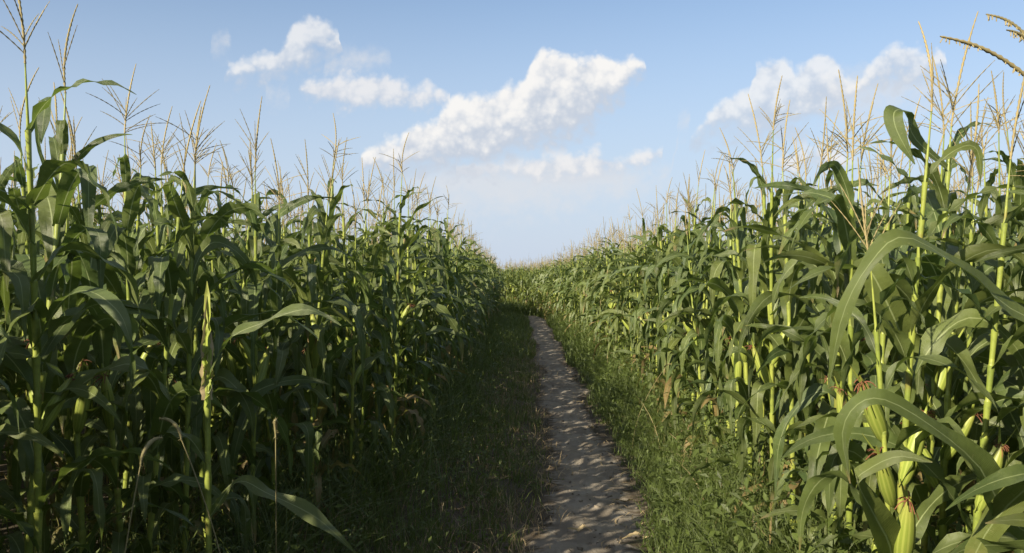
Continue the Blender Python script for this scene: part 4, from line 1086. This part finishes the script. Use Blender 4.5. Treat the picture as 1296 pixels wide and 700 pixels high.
# --- single dry leaves lying by the path
def ground_at(px, py):
    """the ground point seen at a photo pixel"""
    d = 4.0
    for _ in range(20):
        q = P(px, py, d); gz = float(ground_z(q[0], q[1])); d = (CAM[2] - gz) * F_PX / (py - 351)
    return P(px, py, d)
DRY = [((806, 686), .17, .1, 'pale dead maize leaf lying at the right edge of the path, nearest the camera'),
       ((790, 640), .14, 2.8, 'curled straw coloured leaf on the path edge just beyond the nearest dead leaf'),
       ((735, 676), .16, .25, 'long thin straw leaf lying across the near middle of the path'),
       ((655, 474), .36, .15, 'forked brown dead leaf lying on the left verge half way along the path'),
       ((748, 545), .12, 1.9, 'small yellowed leaf among the weeds where the path narrows on the right'),
       ((737, 512), .16, .5, 'brown dead leaf at the right side of the path beyond its middle')]
for k, ((px, py), L, a, lab) in enumerate(DRY):
    q = ground_at(px, py); root = link('dry_leaf', None); root.location = q; root.empty_display_size = .05; tag(root, lab, 'dry leaf', 'dead leaves lying by the path')
    s = np.linspace(0, 1, 12); rr = np.random.default_rng(k)
    c = np.stack([(s - .5) * L * math.cos(a) + .02 * np.sin(s * 5), (s - .5) * L * math.sin(a) + .02 * np.sin(s * 4), .018 + .022 * np.abs(np.sin(s * 4 + k))], -1)
    sv = np.tile(unit(np.array([-math.sin(a), math.cos(a), .4])), (12, 1)); nm = np.tile([0, -.3, 1.0], (12, 1))
    link('blade', mesh_from('blade', ribbon(c, sv, .030 * np.sin(np.clip(s, .03, .97) * 3.14) ** .7 + .002, nm, 4, MI['dry'], .8, .5, .004, k)), root)
    c2 = c.copy(); c2[:, 2] += .001
    link('midrib', mesh_from('midrib', tube(c2, .0014, 4, MI['seed'], .9)), root)

# --- single seeding grasses with drooping heads
FOX = [((24, 610), (12, 640), 2.1, .55, 'foxtail grass with a pale drooping seed head at the lower left corner'),
       ((312, 560), (330, 585), 2.7, .48, 'bent grass with a pale arched seed head just right of the stunted maize plant'),
       ((350, 540), (338, 640), 2.9, .60, 'straight straw coloured grass stem with a split head, lower left'),
       ((130, 600), (116, 640), 2.3, .45, 'short foxtail grass near the bottom edge, left side'),
       ((800, 470), (810, 480), 7.5, .6, 'tall seeding grass among the weeds midway along the right verge')]
for k, ((px, py), _, d, L, lab) in enumerate(FOX):
    top = P(px, py, d); gz = float(ground_z(top[0], top[1])); hgt = max(.3, top[2] - gz)
    rr = np.random.default_rng(40 + k); root = link('foxtail_grass', None); root.location = (top[0], top[1], gz); root.empty_display_size = .05
    tag(root, lab, 'grass plant', 'seeding grasses')
    s = np.linspace(0, 1, 14); dr = rr.normal(0, .18, 2)
    c = np.stack([dr[0] * s ** 2, dr[1] * s ** 2, s * hgt], -1)
    link('stem', mesh_from('stem', tube(c, .0019, 4, MI['seed'], .5)), root)
    n = 14; t = np.linspace(0, 1, n); a = math.atan2(dr[1], dr[0]); bend = t * 1.7
    hd = c[-1] + np.concatenate([[np.zeros(3)], np.cumsum(np.stack([np.sin(bend) * math.cos(a), np.sin(bend) * math.sin(a), np.cos(bend)], -1)[1:], 0)]) * .0085
    ps = [tube(hd, .0062 * np.sin(np.clip(t, .08, .95) * 3.14) ** .5, 5, MI['seed'], .7)]
    for j in range(60):
        q = hd[rr.integers(0, n)]; v_ = unit(rr.normal(0, 1, 3)); ps.append(tube(q + np.linspace(0, 1, 3)[:, None] * v_ * rr.uniform(.006, .013), [.0010, .0006, .0002], 3, MI['seed'], rr.random()))
    link('seed_head', mesh_from('seed_head', join(ps)), root)
    for j in range(4):
        a2 = rr.uniform(0, 6.28); z0 = hgt * rr.uniform(.02, .5); ss = np.linspace(0, 1, 8); l = rr.uniform(.18, .34)
        i0 = int(z0 / hgt * 13); th = 1.2 - 1.9 * ss
        cc = c[i0] + np.concatenate([[np.zeros(3)], np.cumsum(np.stack([np.cos(th) * math.cos(a2), np.cos(th) * math.sin(a2), np.sin(th)], -1)[1:], 0)]) * l / 7
        sv = np.tile([-math.sin(a2), math.cos(a2), 0.0], (8, 1)); nm = np.tile([0, 0, 1.0], (8, 1))
        link('blade', mesh_from('blade', ribbon(cc, sv, .008 * (1 - ss ** 2) + .0008, nm, 2, MI['grass'], .5, .3)), root)
print('done')
